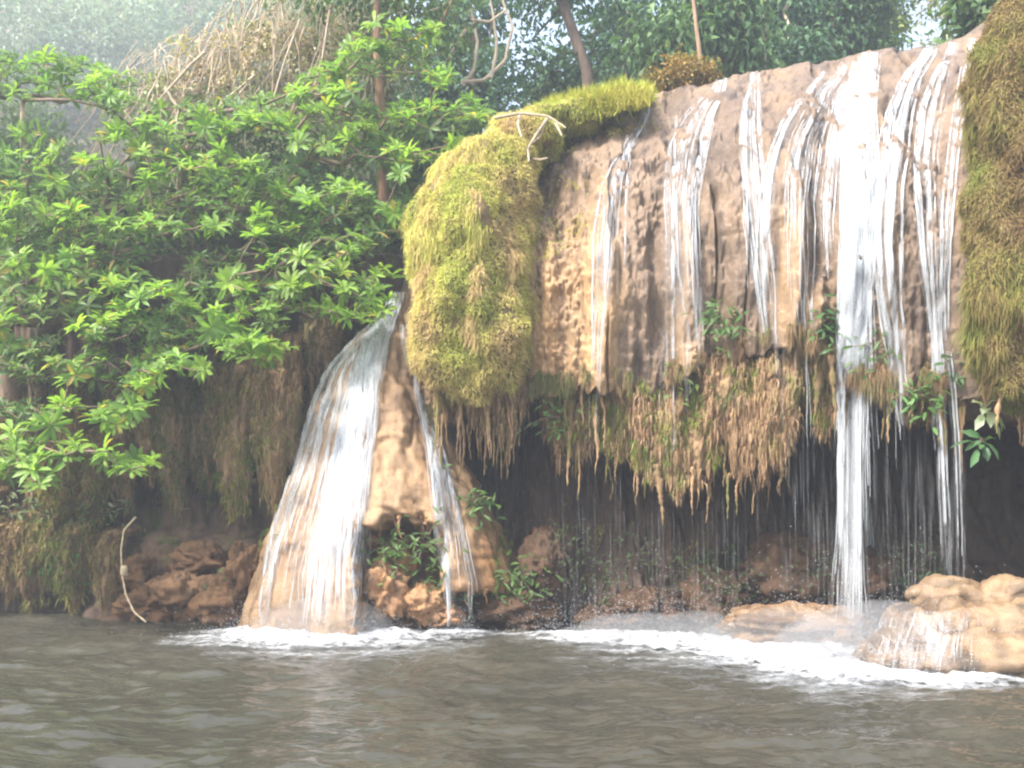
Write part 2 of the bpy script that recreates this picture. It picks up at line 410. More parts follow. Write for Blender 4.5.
def sample_surface(V, Q, n, rnd):
    A, B, C_, D = (V[Q[:, k]] for k in range(4))
    ar = np.linalg.norm(np.cross(C_ - A, D - B), axis=1)
    idx = rnd.choice(len(Q), n, p=ar / ar.sum())
    a, b = rnd.random((2, n, 1))
    p = (A[idx] * (1 - a) + B[idx] * a) * (1 - b) + (D[idx] * (1 - a) + C_[idx] * a) * b
    nr = norm(np.cross((C_ - A)[idx], (D - B)[idx]))
    return p, nr
def blades(mb, p, nr, L, w, rnd, pal, down=0.8, out=0.5, nscale=2.0, seed=0, jitter=0.35):
    """tufts of thin drooping blades"""
    n = len(p)
    nr = np.where(nr[:, 1:2] > 0.3, -nr, nr)
    d0 = norm(nr * out + np.array([0, 0, 0.25]) + rnd.normal(0, jitter, (n, 3)))
    d1 = norm(nr * out * 0.5 + np.array([0, 0, -down]) + rnd.normal(0, jitter * 0.6, (n, 3)))
    L = L * (0.5 + rnd.random((n, 1))); side = norm(np.cross(d1, nr + rnd.normal(0, .5, (n, 3)))) * (w * (0.6 + 0.8 * rnd.random((n, 1))))
    mid = p + d0 * L * 0.4; tip = mid + d1 * L * 0.7
    V = np.stack([p - side / 2, p + side / 2, mid + side / 2, mid - side / 2, tip], 1).reshape(-1, 3)
    b = np.arange(n)[:, None] * 5
    f = fbm(p * nscale, 3, seed)[:, None] + rnd.normal(0, 0.16, (n, 1))
    pal = np.asarray(pal, float); x = np.clip((f * 1.1 + 0.5), 0, 0.999) * (len(pal) - 1); i = x.astype(int)
    c = pal[i[:, 0]] * (1 - (x - i)) + pal[np.minimum(i[:, 0] + 1, len(pal) - 1)] * (x - i)
    c = c * (0.75 + 0.5 * rnd.random((n, 1)))
    mb.add(V, q=(b + np.array([[0, 1, 2, 3]])), t=(b + np.array([[3, 2, 4]])), c=np.repeat(c, 5, 0))
PAL_MOSS = [(0.53, 0.39, 0.20), (0.62, 0.51, 0.21), (0.60, 0.56, 0.16), (0.47, 0.51, 0.12)]
PAL_BROWN = [(0.20, 0.13, 0.065), (0.28, 0.21, 0.085), (0.26, 0.24, 0.07), (0.18, 0.21, 0.05)]
PAL_GREEN = [(0.28, 0.22, 0.08), (0.25, 0.26, 0.06), (0.16, 0.22, 0.045), (0.09, 0.15, 0.035)]
PAL_LEDGE = [(0.30, 0.22, 0.10), (0.32, 0.30, 0.09), (0.28, 0.33, 0.07), (0.17, 0.25, 0.055)]
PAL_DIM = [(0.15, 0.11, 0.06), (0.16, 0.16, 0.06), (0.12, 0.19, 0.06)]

# ---- stalactites on the drip edge (parts of the cliff)
rnd = np.random.default_rng(11)
tuf = MB()
def ystal(px): return float(yf(px)) + 0.02 + 0.25 * rnd.random()
spots = []
for px in np.r_[rnd.uniform(560, 605, 7), rnd.uniform(790, 835, 5), rnd.uniform(868, 960, 16)]:
    spots.append((px, float(pd(px)) - 10, rnd.uniform(25, 75), rnd.uniform(0.02, 0.05)))
spots += [(571, 392, 100, 0.055), (577, 395, 112, 0.035), (598, 400, 80, 0.04), (585, 400, 60, 0.03), (508, 385, 70, 0.04), (820, 345, 75, 0.09), (813, 350, 50, 0.05), (958, 385, 95, 0.035), (962, 385, 60, 0.03), (940, 390, 60, 0.05)]
for px, py, L, r in spots:
    Y = ystal(px)
    o = obj('stalactite', stalactite(px, py, L, Y, r, rnd), M['tufa'], cliff)

# ---- second-tier tufa curtains, recessed under the face
PAL_ROOT = [(0.24, 0.15, 0.09), (0.40, 0.26, 0.15), (0.50, 0.34, 0.21), (0.36, 0.28, 0.12)]
def root_hair(src, n, parent, L=.13, pal=PAL_ROOT, w=.010, thr=-.2, seed=0):
    v, q, _ = src.arrays(); p_, n_ = sample_surface(v, q, n, rnd)
    k = (fbm(p_ * np.array([5, 5, 1.5]), 3, seed + 3) > thr); m2 = MB()
    blades(m2, p_[k], n_[k], L, w, rnd, pal, down=1.6, out=.35, jitter=.22, nscale=3, seed=seed)
    return obj('root_hair', m2, M['moss'], parent, smooth=False)
def part_curtain(name, *a, mat='tufa', **k):
    mb = MB(); fr = curtain(mb, *a, **k); o = obj(name, mb, M[mat], cliff); root_hair(mb, int((a[1] - a[0]) * 60), o, seed=k.get('seed', 0)); return o, mb
c1, c1m = part_curtain('tufa_curtain', 566, 745, 352, lambda s: 486 + 18 * np.sin(s / 21), lambda s: yf(s) + 0.46, th=0.3, seed=31, jag=(26, 16))
c2, c2m = part_curtain('tufa_curtain', 694, 806, 330, lambda s: 494 - 0.25 * (s - 700), lambda s: yf(s) + 0.38, th=0.32, seed=41, jag=(24, 18))
c3, c3m = part_curtain('tufa_curtain', 792, 852, 330, 425, lambda s: yf(s) + 0.5, th=0.25, seed=51, jag=(16, 12))
c4, c4m = part_curtain('tufa_curtain', 870, 940, 370, 415, lambda s: yf(s) + 0.5, th=0.25, seed=61, jag=(16, 12))
c5, c5m = part_curtain('tufa_curtain', 540, 612, 376, 452, lambda s: yf(s) + 0.46, th=0.22, seed=71, jag=(34, 24))
for px in np.r_[rnd.uniform(600, 790, 46)]:
    obj('stalactite', stalactite(px, 462 + rnd.uniform(-20, 15), rnd.uniform(20, 55), float(yf(px)) + rnd.uniform(0.3, 0.55), rnd.uniform(0.010, 0.026), rnd), M['tufa'], cliff)
obj('stalactite', stalactite(658, 470, 62, 10.9, 0.05, rnd), M['tufa'], cliff)

# ------------------------------------------------------------------ blobs (mounds, boulders)
def union(ells, vox=0.05):
    """ellipsoids fused into one skin; returns verts, quads/tris as numpy"""
    bm_v = MB()
    for (c, r) in ells:
        th = np.linspace(0, 2 * math.pi, 28, endpoint=False); ph = np.linspace(0.02, math.pi - 0.02, 18)
        g = np.stack([np.sin(ph)[:, None] * np.cos(th), np.sin(ph)[:, None] * np.sin(th), np.cos(ph)[:, None] * np.ones_like(th)], -1) * np.asarray(r) + np.asarray(c)
        bm_v.grid(g, close=True)
        n = bm_v.n
        bm_v.add([g[0].mean(0), g[-1].mean(0)]); base = n - 18 * 28 
        t1 = np.stack([np.arange(28), np.roll(np.arange(28), -1), np.full(28, 504)], -1)[:, ::-1]; t2 = np.stack([476 + np.arange(28), 476 + np.roll(np.arange(28), -1), np.full(28, 505)], -1)
        bm_v.t.append(np.concatenate([t1, t2]) + base); bm_v.tm.append(np.zeros(56))
    me = mesh_of(bm_v, 'tmp', [], np.zeros(3), True)
    o = bpy.data.objects.new('tmp', me); COL.objects.link(o)
    r = o.modifiers.new('r', 'REMESH'); r.mode = 'VOXEL'; r.voxel_size = vox
    s = o.modifiers.new('s', 'SMOOTH'); s.iterations = 6; s.factor = 0.5
    dg = bpy.context.evaluated_depsgraph_get(); e = o.evaluated_get(dg); me2 = e.to_mesh()
    v = np.empty(len(me2.vertices) * 3); me2.vertices.foreach_get('co', v); v = v.reshape(-1, 3)
    nr = np.empty(len(me2.vertices) * 3); me2.vertices.foreach_get('normal', nr); nr = nr.reshape(-1, 3)
    lt = np.empty(len(me2.polygons), int); me2.polygons.foreach_get('loop_total', lt)
    li = np.empty(len(me2.loops), int); me2.loops.foreach_get('vertex_index', li)
    st = np.empty(len(me2.polygons), int); me2.polygons.foreach_get('loop_start', st)
    q = np.stack([li[st[lt == 4] + k] for k in range(4)], -1)
    e.to_mesh_clear(); bpy.data.objects.remove(o); bpy.data.meshes.remove(me)
    return v, nr, q
def blob_px(px, py, Y, rx, rz, ry):
    return (P(px, py, Y), (rx / F * Y, ry, rz / F * Y))
def rock(mb, c, r, seed, n=44, amp=0.28, freq=1.6, ridg=0.5, tint=(1, 1, 1)):
    th = np.linspace(0, 2 * math.pi, n * 2, endpoint=False); ph = np.linspace(0.01, math.pi - 0.01, n)
    d = np.stack([np.sin(ph)[:, None] * np.cos(th), np.sin(ph)[:, None] * np.sin(th), np.cos(ph)[:, None] * np.ones_like(th)], -1)
    k = 1 + amp * fbm(d * freq + seed * 3.1, 4, seed) * 1.6 + amp * ridg * (0.5 - np.abs(noise(d * freq * 2 + seed, seed + 5))) + amp * .45 * (0.4 - np.abs(noise(d * freq * 4.5 + seed, seed + 6))) + amp * .3 * fbm(d * freq * 7, 3, seed + 8)
    mb.grid(d * k[..., None] * np.asarray(r) + np.asarray(c), close=True, c=tint)

# ---- left moss mound
mv = union([blob_px(472, 262, 11.15, 56, 112, 0.75), blob_px(500, 175, 11.35, 34, 45, 0.6), blob_px(448, 330, 11.2, 40, 60, 0.6), blob_px(500, 325, 11.1, 32, 62, 0.55), blob_px(440, 250, 11.4, 30, 70, 0.5), blob_px(480, 370, 11.2, 40, 30, 0.45), blob_px(525, 138, 11.6, 36, 22, 0.5), blob_px(560, 121, 12.0, 36, 9, 0.5), blob_px(515, 215, 11.25, 18, 60, 0.4)], 0.06)
v, nr, q = mv
v = v + nr * (0.16 * fbm(v * 2.2, 4, 3) + 0.10 * fbm(v * 6, 3, 4) + 0.06 * fbm(v * np.array([9, 9, 3]), 3, 5))[:, None]
t_ = thing('moss_mound', (*P(470, 390, 11.15)[:2], v[:, 2].min()), 'large yellow-green mossy dome bulging beside the left end of the wide fall', 'moss')
mb = MB(); mb.add(v, q=q); obj('moss_body', mb, M['mossbrown'], t_)
mb = MB(); p_, n_ = sample_surface(v, q, 130000, rnd)
k = fbm(p_ * 3.5, 3, 77) > -.5
blades(mb, p_[k], n_[k], 0.06, 0.007, rnd, PAL_MOSS, nscale=1.9, seed=4, down=.6, out=.8, jitter=.6)
k = fbm(p_ * np.array([5, 5, 1]), 3, 79) > .36
blades(mb, p_[k], n_[k], 0.14, 0.007, rnd, PAL_MOSS, nscale=1.9, seed=9, down=1.2, out=.7, jitter=.5)
obj('moss_fringe', mb, M['moss'], t_, smooth=False)
mb = MB(); curtain(mb, 428, 532, 362, 425, 11.35, th=.3, seed=205, jag=(18, 20)); o = obj('root_curtain', mb, M['tufa'], t_); root_hair(mb, 6000, o, seed=5)
for k in range(40):
    px = rnd.uniform(432, 522); 
    obj('hanging_root', stalactite(px, 392 + rnd.uniform(-8, 8), rnd.uniform(40, 95), 11.2 + rnd.uniform(-.15, .35), rnd.uniform(0.015, 0.04), rnd), M['tufa'], t_)

# ---- right moss pillar
s0 = np.linspace(948, 1120, 150)
mb = MB()
v, nr, q = union([blob_px(1020, 130, 8.95, 42, 120, 0.5), blob_px(1036, 290, 8.8, 58, 120, 0.5), blob_px(1032, 60, 9.1, 30, 90, 0.5), blob_px(1075, 200, 8.7, 75, 220, 0.6), blob_px(1006, 225, 8.9, 36, 70, 0.45), blob_px(1018, 360, 8.85, 32, 45, 0.35)], 0.06)
v = v + nr * (0.20 * fbm(v * np.array([2.5, 2.5, 1.4]), 4, 13) + 0.11 * fbm(v * 6, 3, 14) + .07 * fbm(v * np.array([9, 9, 2.5]), 3, 15))[:, None]
t_ = thing('moss_pillar', (*P(1040, 400, 8.8)[:2], v[:, 2].min()), 'tall brownish green mossy rock curtain right of the wide fall', 'moss')
mb.add(v, q=q); obj('moss_body', mb, M['mossbrown'], t_)
mb = MB(); p_, n_ = sample_surface(v, q, 120000, rnd)
k = fbm(p_ * np.array([4, 4, 2]), 3, 78) > -.8
blades(mb, p_[k], n_[k], 0.065, 0.008, rnd, PAL_BROWN, nscale=1.8, seed=14, down=.8, out=.8, jitter=.6)
k = fbm(p_ * np.array([5, 5, 1]), 3, 79) > .34
blades(mb, p_[k], n_[k], 0.15, 0.007, rnd, PAL_BROWN, nscale=1.8, seed=19, down=1.2, out=.7, jitter=.5)
obj('moss_fringe', mb, M['moss'], t_, smooth=False)
for k in range(14):
    px = rnd.uniform(985, 1060)
    obj('hanging_root', stalactite(px, 372 + rnd.uniform(-10, 15), rnd.uniform(40, 75), 8.85 + rnd.uniform(-.1, .25), rnd.uniform(0.02, 0.05), rnd), M['tufa'], t_)

# ---- ledge moss hanging on the tufa curtains
def moss_patch(src, n, pxr, pyr, label, pal, L=0.13, w=0.013, name='moss_tuft', group='moss on the drip ledges', thr=-0.15, seed=0, matn='moss'):
    v, q, _ = src.arrays()
    p_, n_ = sample_surface(v, q, n, rnd)
    px = CX + F * p_[:, 0] / p_[:, 1]; py = HY - F * (p_[:, 2] - CH) / p_[:, 1]
    cxp, cyp = (pxr[0] + pxr[1]) / 2, (pyr[0] + pyr[1]) / 2
    rr = np.hypot((px - cxp) / (pxr[1] - pxr[0]) * 2, (py - cyp) / (pyr[1] - pyr[0]) * 2)
    k = (rr + 0.45 * fbm(p_ * 3, 3, seed + 50) < 1) & (fbm(p_ * 4, 3, seed) > thr) & (n_[:, 1] < 0.5)
    mb = MB(); blades(mb, p_[k], n_[k], L, w, rnd, pal, nscale=2.5, seed=seed)
    return solo(name, mb, M[matn], label, 'moss', group, kind='stuff', smooth=False)
edge = MB(); edge.grid(G[13 + int(.93 * NFACE):13 + NFACE + 2, :700])
root_hair(edge, 42000, cliff, L=.13, pal=[(0.22, .14, .085), (.36, .24, .14), (.26, .21, .10), (.16, .18, .06)], w=.009, thr=.02, seed=301)
moss_patch(c1m, 60000, (585, 725), (350, 500), 'wide green and yellow moss hanging on the middle tufa ledge', PAL_LEDGE, L=.09, w=.010, seed=1, thr=-.1)
moss_patch(c5m, 12000, (545, 600), (385, 440), 'small dark green moss under the pale rock nose at the cave mouth', PAL_LEDGE, seed=2)
moss_patch(c2m, 16000, (695, 760), (320, 400), 'dark leafy moss in the crack above the tan tufa curtain', PAL_GREEN, seed=3)
moss_patch(c3m, 14000, (800, 850), (330, 420), 'bright green moss behind the streams left of the strongest cascade', PAL_GREEN, seed=4)
moss_patch(c4m, 12000, (875, 940), (370, 430), 'green moss on the drip edge right of the strongest cascade', PAL_GREEN, seed=5)
cav = MB(); cav.grid(G[13 + NFACE + 39:])
moss_patch(cav, 60000, (660, 780), (540, 610), 'dim green moss bank low on the cave back wall', PAL_GREEN, seed=6, thr=-.3, group='moss in the cave')
moss_patch(cav, 60000, (520, 660), (520, 600), 'dim olive moss on the cave wall left of the drips', PAL_GREEN, seed=7, group='moss in the cave')
moss_patch(cav, 60000, (860, 960), (520, 590), 'dim moss behind the pale boulder in the cave', PAL_DIM, seed=8, group='moss in the cave')
crest = MB(); crest.grid(G[13:13 + 150, :330])
moss_patch(crest, 60000, (515, 585), (125, 260), 'thin yellow moss spreading from the mossy dome onto the dry rock', PAL_MOSS, seed=63, L=.06, w=.008, thr=.12, group='moss on the cliff crest')
moss_patch(crest, 60000, (560, 660), (85, 135), 'thin moss fading down from the grassy crest', PAL_MOSS, seed=64, L=.07, w=.008, thr=.05, group='moss on the cliff crest')
# grass and shrub along the crest
def crest_grass(pxr, n, label, L, pal, seed, name='grass_tuft', Yo=(0.6, 2.0)):
    mb = MB()
    px = rnd.uniform(pxr[0], pxr[1], n); u = (px - pxr[0]) / (pxr[1] - pxr[0])
    Y = yf(px) + rnd.uniform(Yo[0], Yo[1], n)
    top = pt(px)
    p_ = P(px, top + 10 - rnd.random(n) * 20 * (0.6 + .6 * np.sin(u * math.pi)) + 6 * n1(px / 12, seed), Y)
    up = np.tile([0, -0.3, 1.0], (n, 1)) + rnd.normal(0, 0.3, (n, 3))
    blades(mb, p_, norm(up), L, 0.014, rnd, pal, down=0.1, out=1.0, nscale=1.5, seed=seed)
    return solo(name, mb, M['moss'], label, 'grass', smooth=False)
crest_grass((495, 610), 14000, 'yellow-green grass on the sloping left crest of the cliff', 0.16, [(0.45, 0.40, 0.09), (0.40, 0.42, 0.07), (0.28, 0.36, 0.05)], 61)
crest_grass((560, 650), 8000, 'taller bright grass tuft on the crest beside the orange shrub', 0.15, [(0.45, 0.42, 0.09), (0.36, 0.42, 0.07), (0.24, 0.35, 0.05)], 62)

# ------------------------------------------------------------------ left tufa cone
cz = np.array([295, 305, 320, 345, 380, 430, 480, 530, 575, 610, 640.])
cl = np.array([394, 389, 378, 354, 334, 314, 294, 274, 259, 249, 244.])
cr = np.array([410, 413, 417, 424, 433, 450, 473, 500, 517, 522, 524.])
pyc = np.linspace(294, 652, 200)
L_, R_ = smi(pyc, cz, cl), smi(pyc, cz, cr)
th = np.linspace(0, 2 * math.pi, 260, endpoint=False)
Ya = 12.25
cxw = ((L_ + R_) / 2 - CX) / F * Ya; rw = (R_ - L_) / 2 / F * Ya
zc = Zp(pyc, Ya)
ct, st_ = np.cos(th), np.sin(th)
CG = np.stack([cxw[:, None] + rw[:, None] * ct, Ya + 0.95 * rw[:, None] * st_ + 0 * ct, zc[:, None] + 0 * ct], -1)
dirc = np.stack([ct, st_, 0 * ct], -1)[None]
dsp = 0.10 * fbm(CG * np.array([2.2, 2.2, 0.5]), 3, 71) + 0.05 * fbm(CG * np.array([7, 7, 4]), 4, 72) + 0.03 * np.abs(noise(CG * np.array([4, 4, 9]), 73))
dsp = dsp + .07 * fbm(CG * np.array([6, 6, .9]), 3, 78) - .05 * np.clip(.14 - np.abs(noise(CG * np.array([3.2, 3.2, .4]), 79)), 0, 1) / .14
CG = CG + dirc * dsp[..., None] * sm(294, 330, pyc)[:, None, None]
ppx = CX + F * CG[..., 0] / CG[..., 1]; ppy = HY - F * (CG[..., 2] - CH) / CG[..., 1]
jx = 22 * fbm(CG * 3.1, 4, 75)
frontm = (st_ < 0.1)[None]
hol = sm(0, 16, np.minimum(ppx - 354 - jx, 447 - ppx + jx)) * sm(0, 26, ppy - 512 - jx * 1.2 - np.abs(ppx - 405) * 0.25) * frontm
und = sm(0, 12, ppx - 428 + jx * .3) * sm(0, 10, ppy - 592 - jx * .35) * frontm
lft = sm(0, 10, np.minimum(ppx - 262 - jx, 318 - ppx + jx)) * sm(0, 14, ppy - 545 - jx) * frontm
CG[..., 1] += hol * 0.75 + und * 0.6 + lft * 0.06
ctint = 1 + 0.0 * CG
hollow_shade = np.clip(hol + und + lft * .4, 0, 1)[..., None]
ctint = ctint * (1 - hollow_shade) + np.array([0.33, 0.28, 0.22]) * hollow_shade  # recess shade painted into the hollow and undercut
st2 = (sm(.0, .3, fbm(CG * np.array([3, 3, .5]), 3, 80)) * .55 + .5 * sm(395, 420, ppx) * sm(410, 330, ppy))[..., None].clip(0, .75)
ctint = ctint * (1 - st2) + np.array([.55, .52, .52]) * st2
edge_or = (sm(440, 500, ppx) * sm(500, 560, ppy))[..., None] * (1 - hollow_shade)
ctint = ctint * (1 - edge_or) + np.array([0.95, 0.8, 0.62]) * edge_or
mound = thing('rock_mound', (*P(385, 630, Ya)[:2], -0.2), 'tan cone of travertine under the left fall, hollowed at its foot', 'rock')
mb = MB(); mb.grid(CG, c=ctint, close=True)
obj('cone', mb, M['cone'], mound)
cone_bvh = BVHTree.FromPolygons([tuple(x) for x in CG.reshape(-1, 3)], [tuple(x) for x in mb.arrays()[1]])
for (px, py, Y, r, sd) in ((385, 590, 11.25, (0.24, 0.3, 0.30), 1), (425, 603, 11.3, (0.28, 0.3, 0.22), 2), (400, 560, 11.6, (0.2, 0.3, 0.2), 3), (360, 612, 11.2, (0.16, 0.25, 0.14), 4), (445, 616, 11.3, (0.22, 0.25, 0.12), 5), (428, 522, 11.5, (0.10, 0.2, 0.14), 6), (372, 540, 11.6, (0.12, .2, .16), 7), (446, 545, 11.55, (.12, .2, .2), 8)):
    mb = MB(); rock(mb, P(px, py, Y), r, sd, amp=0.34, freq=2.0); obj('ledge_rock', mb, M['orange'], mound)
for (px, py, L, r) in ((394, 508, 26, .02), (402, 512, 34, .03), (412, 505, 22, .03), (420, 515, 30, .025), (470, 590, 22, .03), (485, 592, 18, .03), (380, 512, 30, .02), (440, 522, 30, .03), (456, 545, 40, .03), (497, 590, 16, .03)):
    h, nn = ray(cone_bvh, px, py - 8)
    Y = (h[1] if h is not None else 11.4)
    obj('stalactite', stalactite(px, py, L, min(Y, 11.5) + .03, r, rnd), M['orange'], mound)
# moss on the right shoulder of the cone
mb = MB(); cmb = MB(); cmb.grid(CG, close=True)
moss_patch(cmb, 40000, (484, 530), (500, 600), 'green moss strip running down the right shoulder of the tan cone', PAL_GREEN, seed=81, group='moss on the tan cone', thr=-.5)
moss_patch(cmb, 60000, (235, 285), (420, 560), 'sparse green moss on the left skirt of the tan cone', PAL_GREEN, seed=82, group='moss on the tan cone', thr=-.1)

# ------------------------------------------------------------------ left bank
NB = 420
bs = np.linspace(-420, 430, NB)
Yb = smi(bs, np.array([-420, 0, 60, 110, 250, 330, 430.]), np.array([13.6, 13.5, 13.3, 12.7, 12.4, 12.6, 12.9]))
prof = [(700, -0.4), (640, -0.15), (618, 0.0), (595, 0.12), (560, 0.26), (540, 0.42), (526, 0.72), (480, 0.85), (420, 0.8), (360, 0.6), (300, 0.45), (255, 0.6), (240, 1.2), (232, 2.6)]
pr = resample(np.array(prof, float) * np.array([1, 90]), 220) / np.array([1, 90])
BG = np.stack([np.stack([(bs - CX) / F * (Yb + .4), Yb + o_, Zp(p, Yb + 0.4)], -1) for p, o_ in pr], 0)
BG[..., 1] -= 0.22 * fbm(BG * np.array([2.0, 1, 0.6]), 4, 91) + 0.10 * fbm(BG * np.array([5, 4, 4]), 4, 92) + 0.16 * np.abs(noise(BG * np.array([2.4, 2, 2.8]), 93)) * (BG[..., 2] < 0.9) + 0.10 * np.abs(noise(BG * np.array([7, 5, 8]), 95)) * (BG[..., 2] < 1.0) + 0.38 * fbm(BG * np.array([3.2, 1, 0.35]), 4, 96, .6) * sm(.9, 1.6, BG[..., 2])
red = sm(100, 150, bs)[None] * sm(1.0, 0.7, BG[..., 2])
btint = 1 + 0 * BG; btint = btint * (1 - red[..., None]) + np.array([1.5, 1.25, 1.05]) * red[..., None]
mb = MB(); mb.grid(BG, c=btint, flip=True)
bank = tag(obj('bank', mb, M['bank']), 'steep brown earth bank behind the leafy tree', kind='structure')
bank_mb = mb
def hang(px0, px1, t0, b0, Y, seed, label, pal=None, mossn=9000, group='root and tufa curtains on the left bank', th=0.25, L=0.12):
    mb = MB(); curtain(mb, px0, px1, t0, b0, Y, th=th, seed=seed, jag=(18, 14))
    v = mb.arrays()[0]
    o = thing('hanging_curtain', (v[:, 0].mean(), v[:, 1].mean(), v[:, 2].min()), label, 'tufa curtain', group)
    obj('tufa_body', mb, M['tufa'], o)
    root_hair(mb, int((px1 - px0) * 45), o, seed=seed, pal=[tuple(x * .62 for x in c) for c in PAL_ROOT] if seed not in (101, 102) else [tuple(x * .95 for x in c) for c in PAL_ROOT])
    if mossn:
        vv, qq, _ = mb.arrays(); p_, n_ = sample_surface(vv, qq, mossn, rnd)
        k = (fbm(p_ * 2.5, 3, seed) > -0.1); m2 = MB(); blades(m2, p_[k], n_[k], L, 0.012, rnd, pal or PAL_BROWN, seed=seed)
        obj('moss_fringe', m2, M['moss'], o, smooth=False)
    return o
hang(212, 262, 350, 505, 12.55, 101, 'pale tan tufa curtain with green moss just left of the cone', PAL_GREEN, 5000)
hang(250, 305, 330, 500, 12.45, 102, 'red-brown fluted curtain reaching the cone under the branch tips', PAL_BROWN, 1500)
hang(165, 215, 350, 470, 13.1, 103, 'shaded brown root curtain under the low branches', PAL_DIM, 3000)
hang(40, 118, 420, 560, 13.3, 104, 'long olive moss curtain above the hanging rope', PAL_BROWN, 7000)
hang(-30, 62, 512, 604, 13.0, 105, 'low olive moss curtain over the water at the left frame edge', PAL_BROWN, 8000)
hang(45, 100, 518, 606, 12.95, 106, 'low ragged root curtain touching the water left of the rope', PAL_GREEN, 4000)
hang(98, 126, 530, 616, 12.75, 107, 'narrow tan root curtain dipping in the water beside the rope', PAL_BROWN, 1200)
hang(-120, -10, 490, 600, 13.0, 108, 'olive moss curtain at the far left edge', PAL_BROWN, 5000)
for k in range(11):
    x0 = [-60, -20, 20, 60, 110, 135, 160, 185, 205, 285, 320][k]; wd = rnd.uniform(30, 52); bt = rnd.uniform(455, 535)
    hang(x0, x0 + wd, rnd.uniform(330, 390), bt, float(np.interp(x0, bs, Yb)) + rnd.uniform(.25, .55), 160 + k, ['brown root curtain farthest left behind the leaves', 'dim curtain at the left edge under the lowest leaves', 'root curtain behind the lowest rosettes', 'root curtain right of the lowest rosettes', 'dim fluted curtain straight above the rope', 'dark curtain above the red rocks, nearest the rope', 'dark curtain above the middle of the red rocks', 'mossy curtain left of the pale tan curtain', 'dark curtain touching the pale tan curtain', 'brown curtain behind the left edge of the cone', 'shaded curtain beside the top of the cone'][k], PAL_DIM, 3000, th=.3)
hang(305, 345, 300, 420, 12.6, 109, 'dark brown curtain left of the upper cone', PAL_DIM, 1500)
moss_patch(bank_mb, 40000, (110, 250), (490, 560), 'thin green growth on the ledge behind the red bank rocks', PAL_GREEN, seed=85, group='moss on the left bank', thr=0.0)
moss_patch(bank_mb, 60000, (-20, 90), (480, 560), 'dim green moss on the shaded bank at the far left', PAL_DIM, seed=86, group='moss on the left bank', thr=-0.2)

# ---- rocks along the water
def rock_thing(label, px, py, Y, r, seed, mat='orange', tint=(1, 1, 1), group=None, **k):
    mb = MB(); rock(mb, P(px, py, Y), r, seed, tint=tint, **k)
    return solo('rock', mb, M[mat], label, 'rock', group)
RG = 'red-brown rocks at the foot of the left bank'
for a in (('squat red-brown rock at the waterline right of the rope', 150, 606, 12.5, (.35, .3, .2), 1), ('ochre rock with holes midway between rope and left fall', 185, 596, 12.4, (.38, .3, .3), 2),
          ('knobbly ochre rock touching the left fall', 228, 600, 12.2, (.36, .35, .28), 3), ('dark red rock higher on the bank beside the rope', 140, 575, 12.8, (.3, .3, .28), 4),
          ('rounded tan rock on the ledge above the ochre rocks', 205, 560, 12.7, (.35, .3, .2), 5), ('small brown rock under the left fall edge', 245, 572, 12.1, (.2, .3, .3), 6)):
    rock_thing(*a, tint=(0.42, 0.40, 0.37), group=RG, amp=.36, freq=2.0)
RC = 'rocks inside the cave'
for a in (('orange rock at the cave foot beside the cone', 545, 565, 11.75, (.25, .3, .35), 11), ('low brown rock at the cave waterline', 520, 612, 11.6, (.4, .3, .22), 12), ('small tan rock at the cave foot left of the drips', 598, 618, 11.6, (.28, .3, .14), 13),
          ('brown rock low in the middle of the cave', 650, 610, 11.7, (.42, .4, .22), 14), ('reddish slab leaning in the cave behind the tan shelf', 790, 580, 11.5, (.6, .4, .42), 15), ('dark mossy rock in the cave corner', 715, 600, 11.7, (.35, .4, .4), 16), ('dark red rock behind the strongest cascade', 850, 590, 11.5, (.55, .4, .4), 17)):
    rock_thing(*a, tint=(0.19, 0.18, 0.175), group=RC, amp=.34, freq=1.8)  # dimness of the cave put into the rock tint
rock_thing('flat tan rock shelf at the waterline left of the strongest cascade', 790, 628, 10.45, (.66, .45, .22), 21, 'boulder', (0.72, 0.66, 0.6), amp=.32)
rock_thing('small tan rock beside the strongest cascade', 838, 640, 10.15, (.22, .3, .16), 22, 'boulder', (0.75, 0.62, 0.5))

# ---- pale boulder on the right
def boulder(label, ells, seed, vox=0.04, tint=(1, 1, 1)):
    v, nr, q = union(ells, vox)
    lay = noise(np.stack([v[:, 0] * .8, v[:, 1] * .8, v[:, 2] * 9 + 1.3 * fbm(v * 1.5, 2, seed)], -1), seed + 2)
    crk = np.clip(.12 - np.abs(fbm(v * np.array([2.6, 2.6, 4.5]), 3, seed + 7)), 0, 1) / .12
    v = v + nr * (0.12 * fbm(v * 2.2, 4, seed) + 0.045 * fbm(v * 8, 4, seed + 1, .65) + 0.045 * lay - .07 * crk)[:, None]
    stain = sm(.05, .3, fbm(v * np.array([3, 3, 2]), 3, seed + 9))[:, None]
    tint = (1 - stain * .55) * np.array([1, 1, 1]) + stain * np.array([0, .04, .08])
    tint = tint * (1 - .45 * crk[:, None])
    bpx = CX + F * v[:, 0] / v[:, 1]; wt_ = np.clip(sm(990, 930, bpx) * sm(.95, .6, v[:, 2]) + sm(.22, .1, v[:, 2]) * .7, 0, 1) * np.clip(.75 + fbm(v * 4, 3, seed + 4), 0, 1)
    tint = tint * (1 - wt_[:, None]) + tint * np.array([.5, .5, .55]) * wt_[:, None]
    mb = MB(); mb.add(v, q=q, c=tint)
    o = solo('boulder', mb, M['boulder'], label, 'boulder', 'pale boulders at the foot of the wide fall')
    return o, BVHTree.FromPolygons([tuple(x) for x in v], [tuple(x) for x in q])
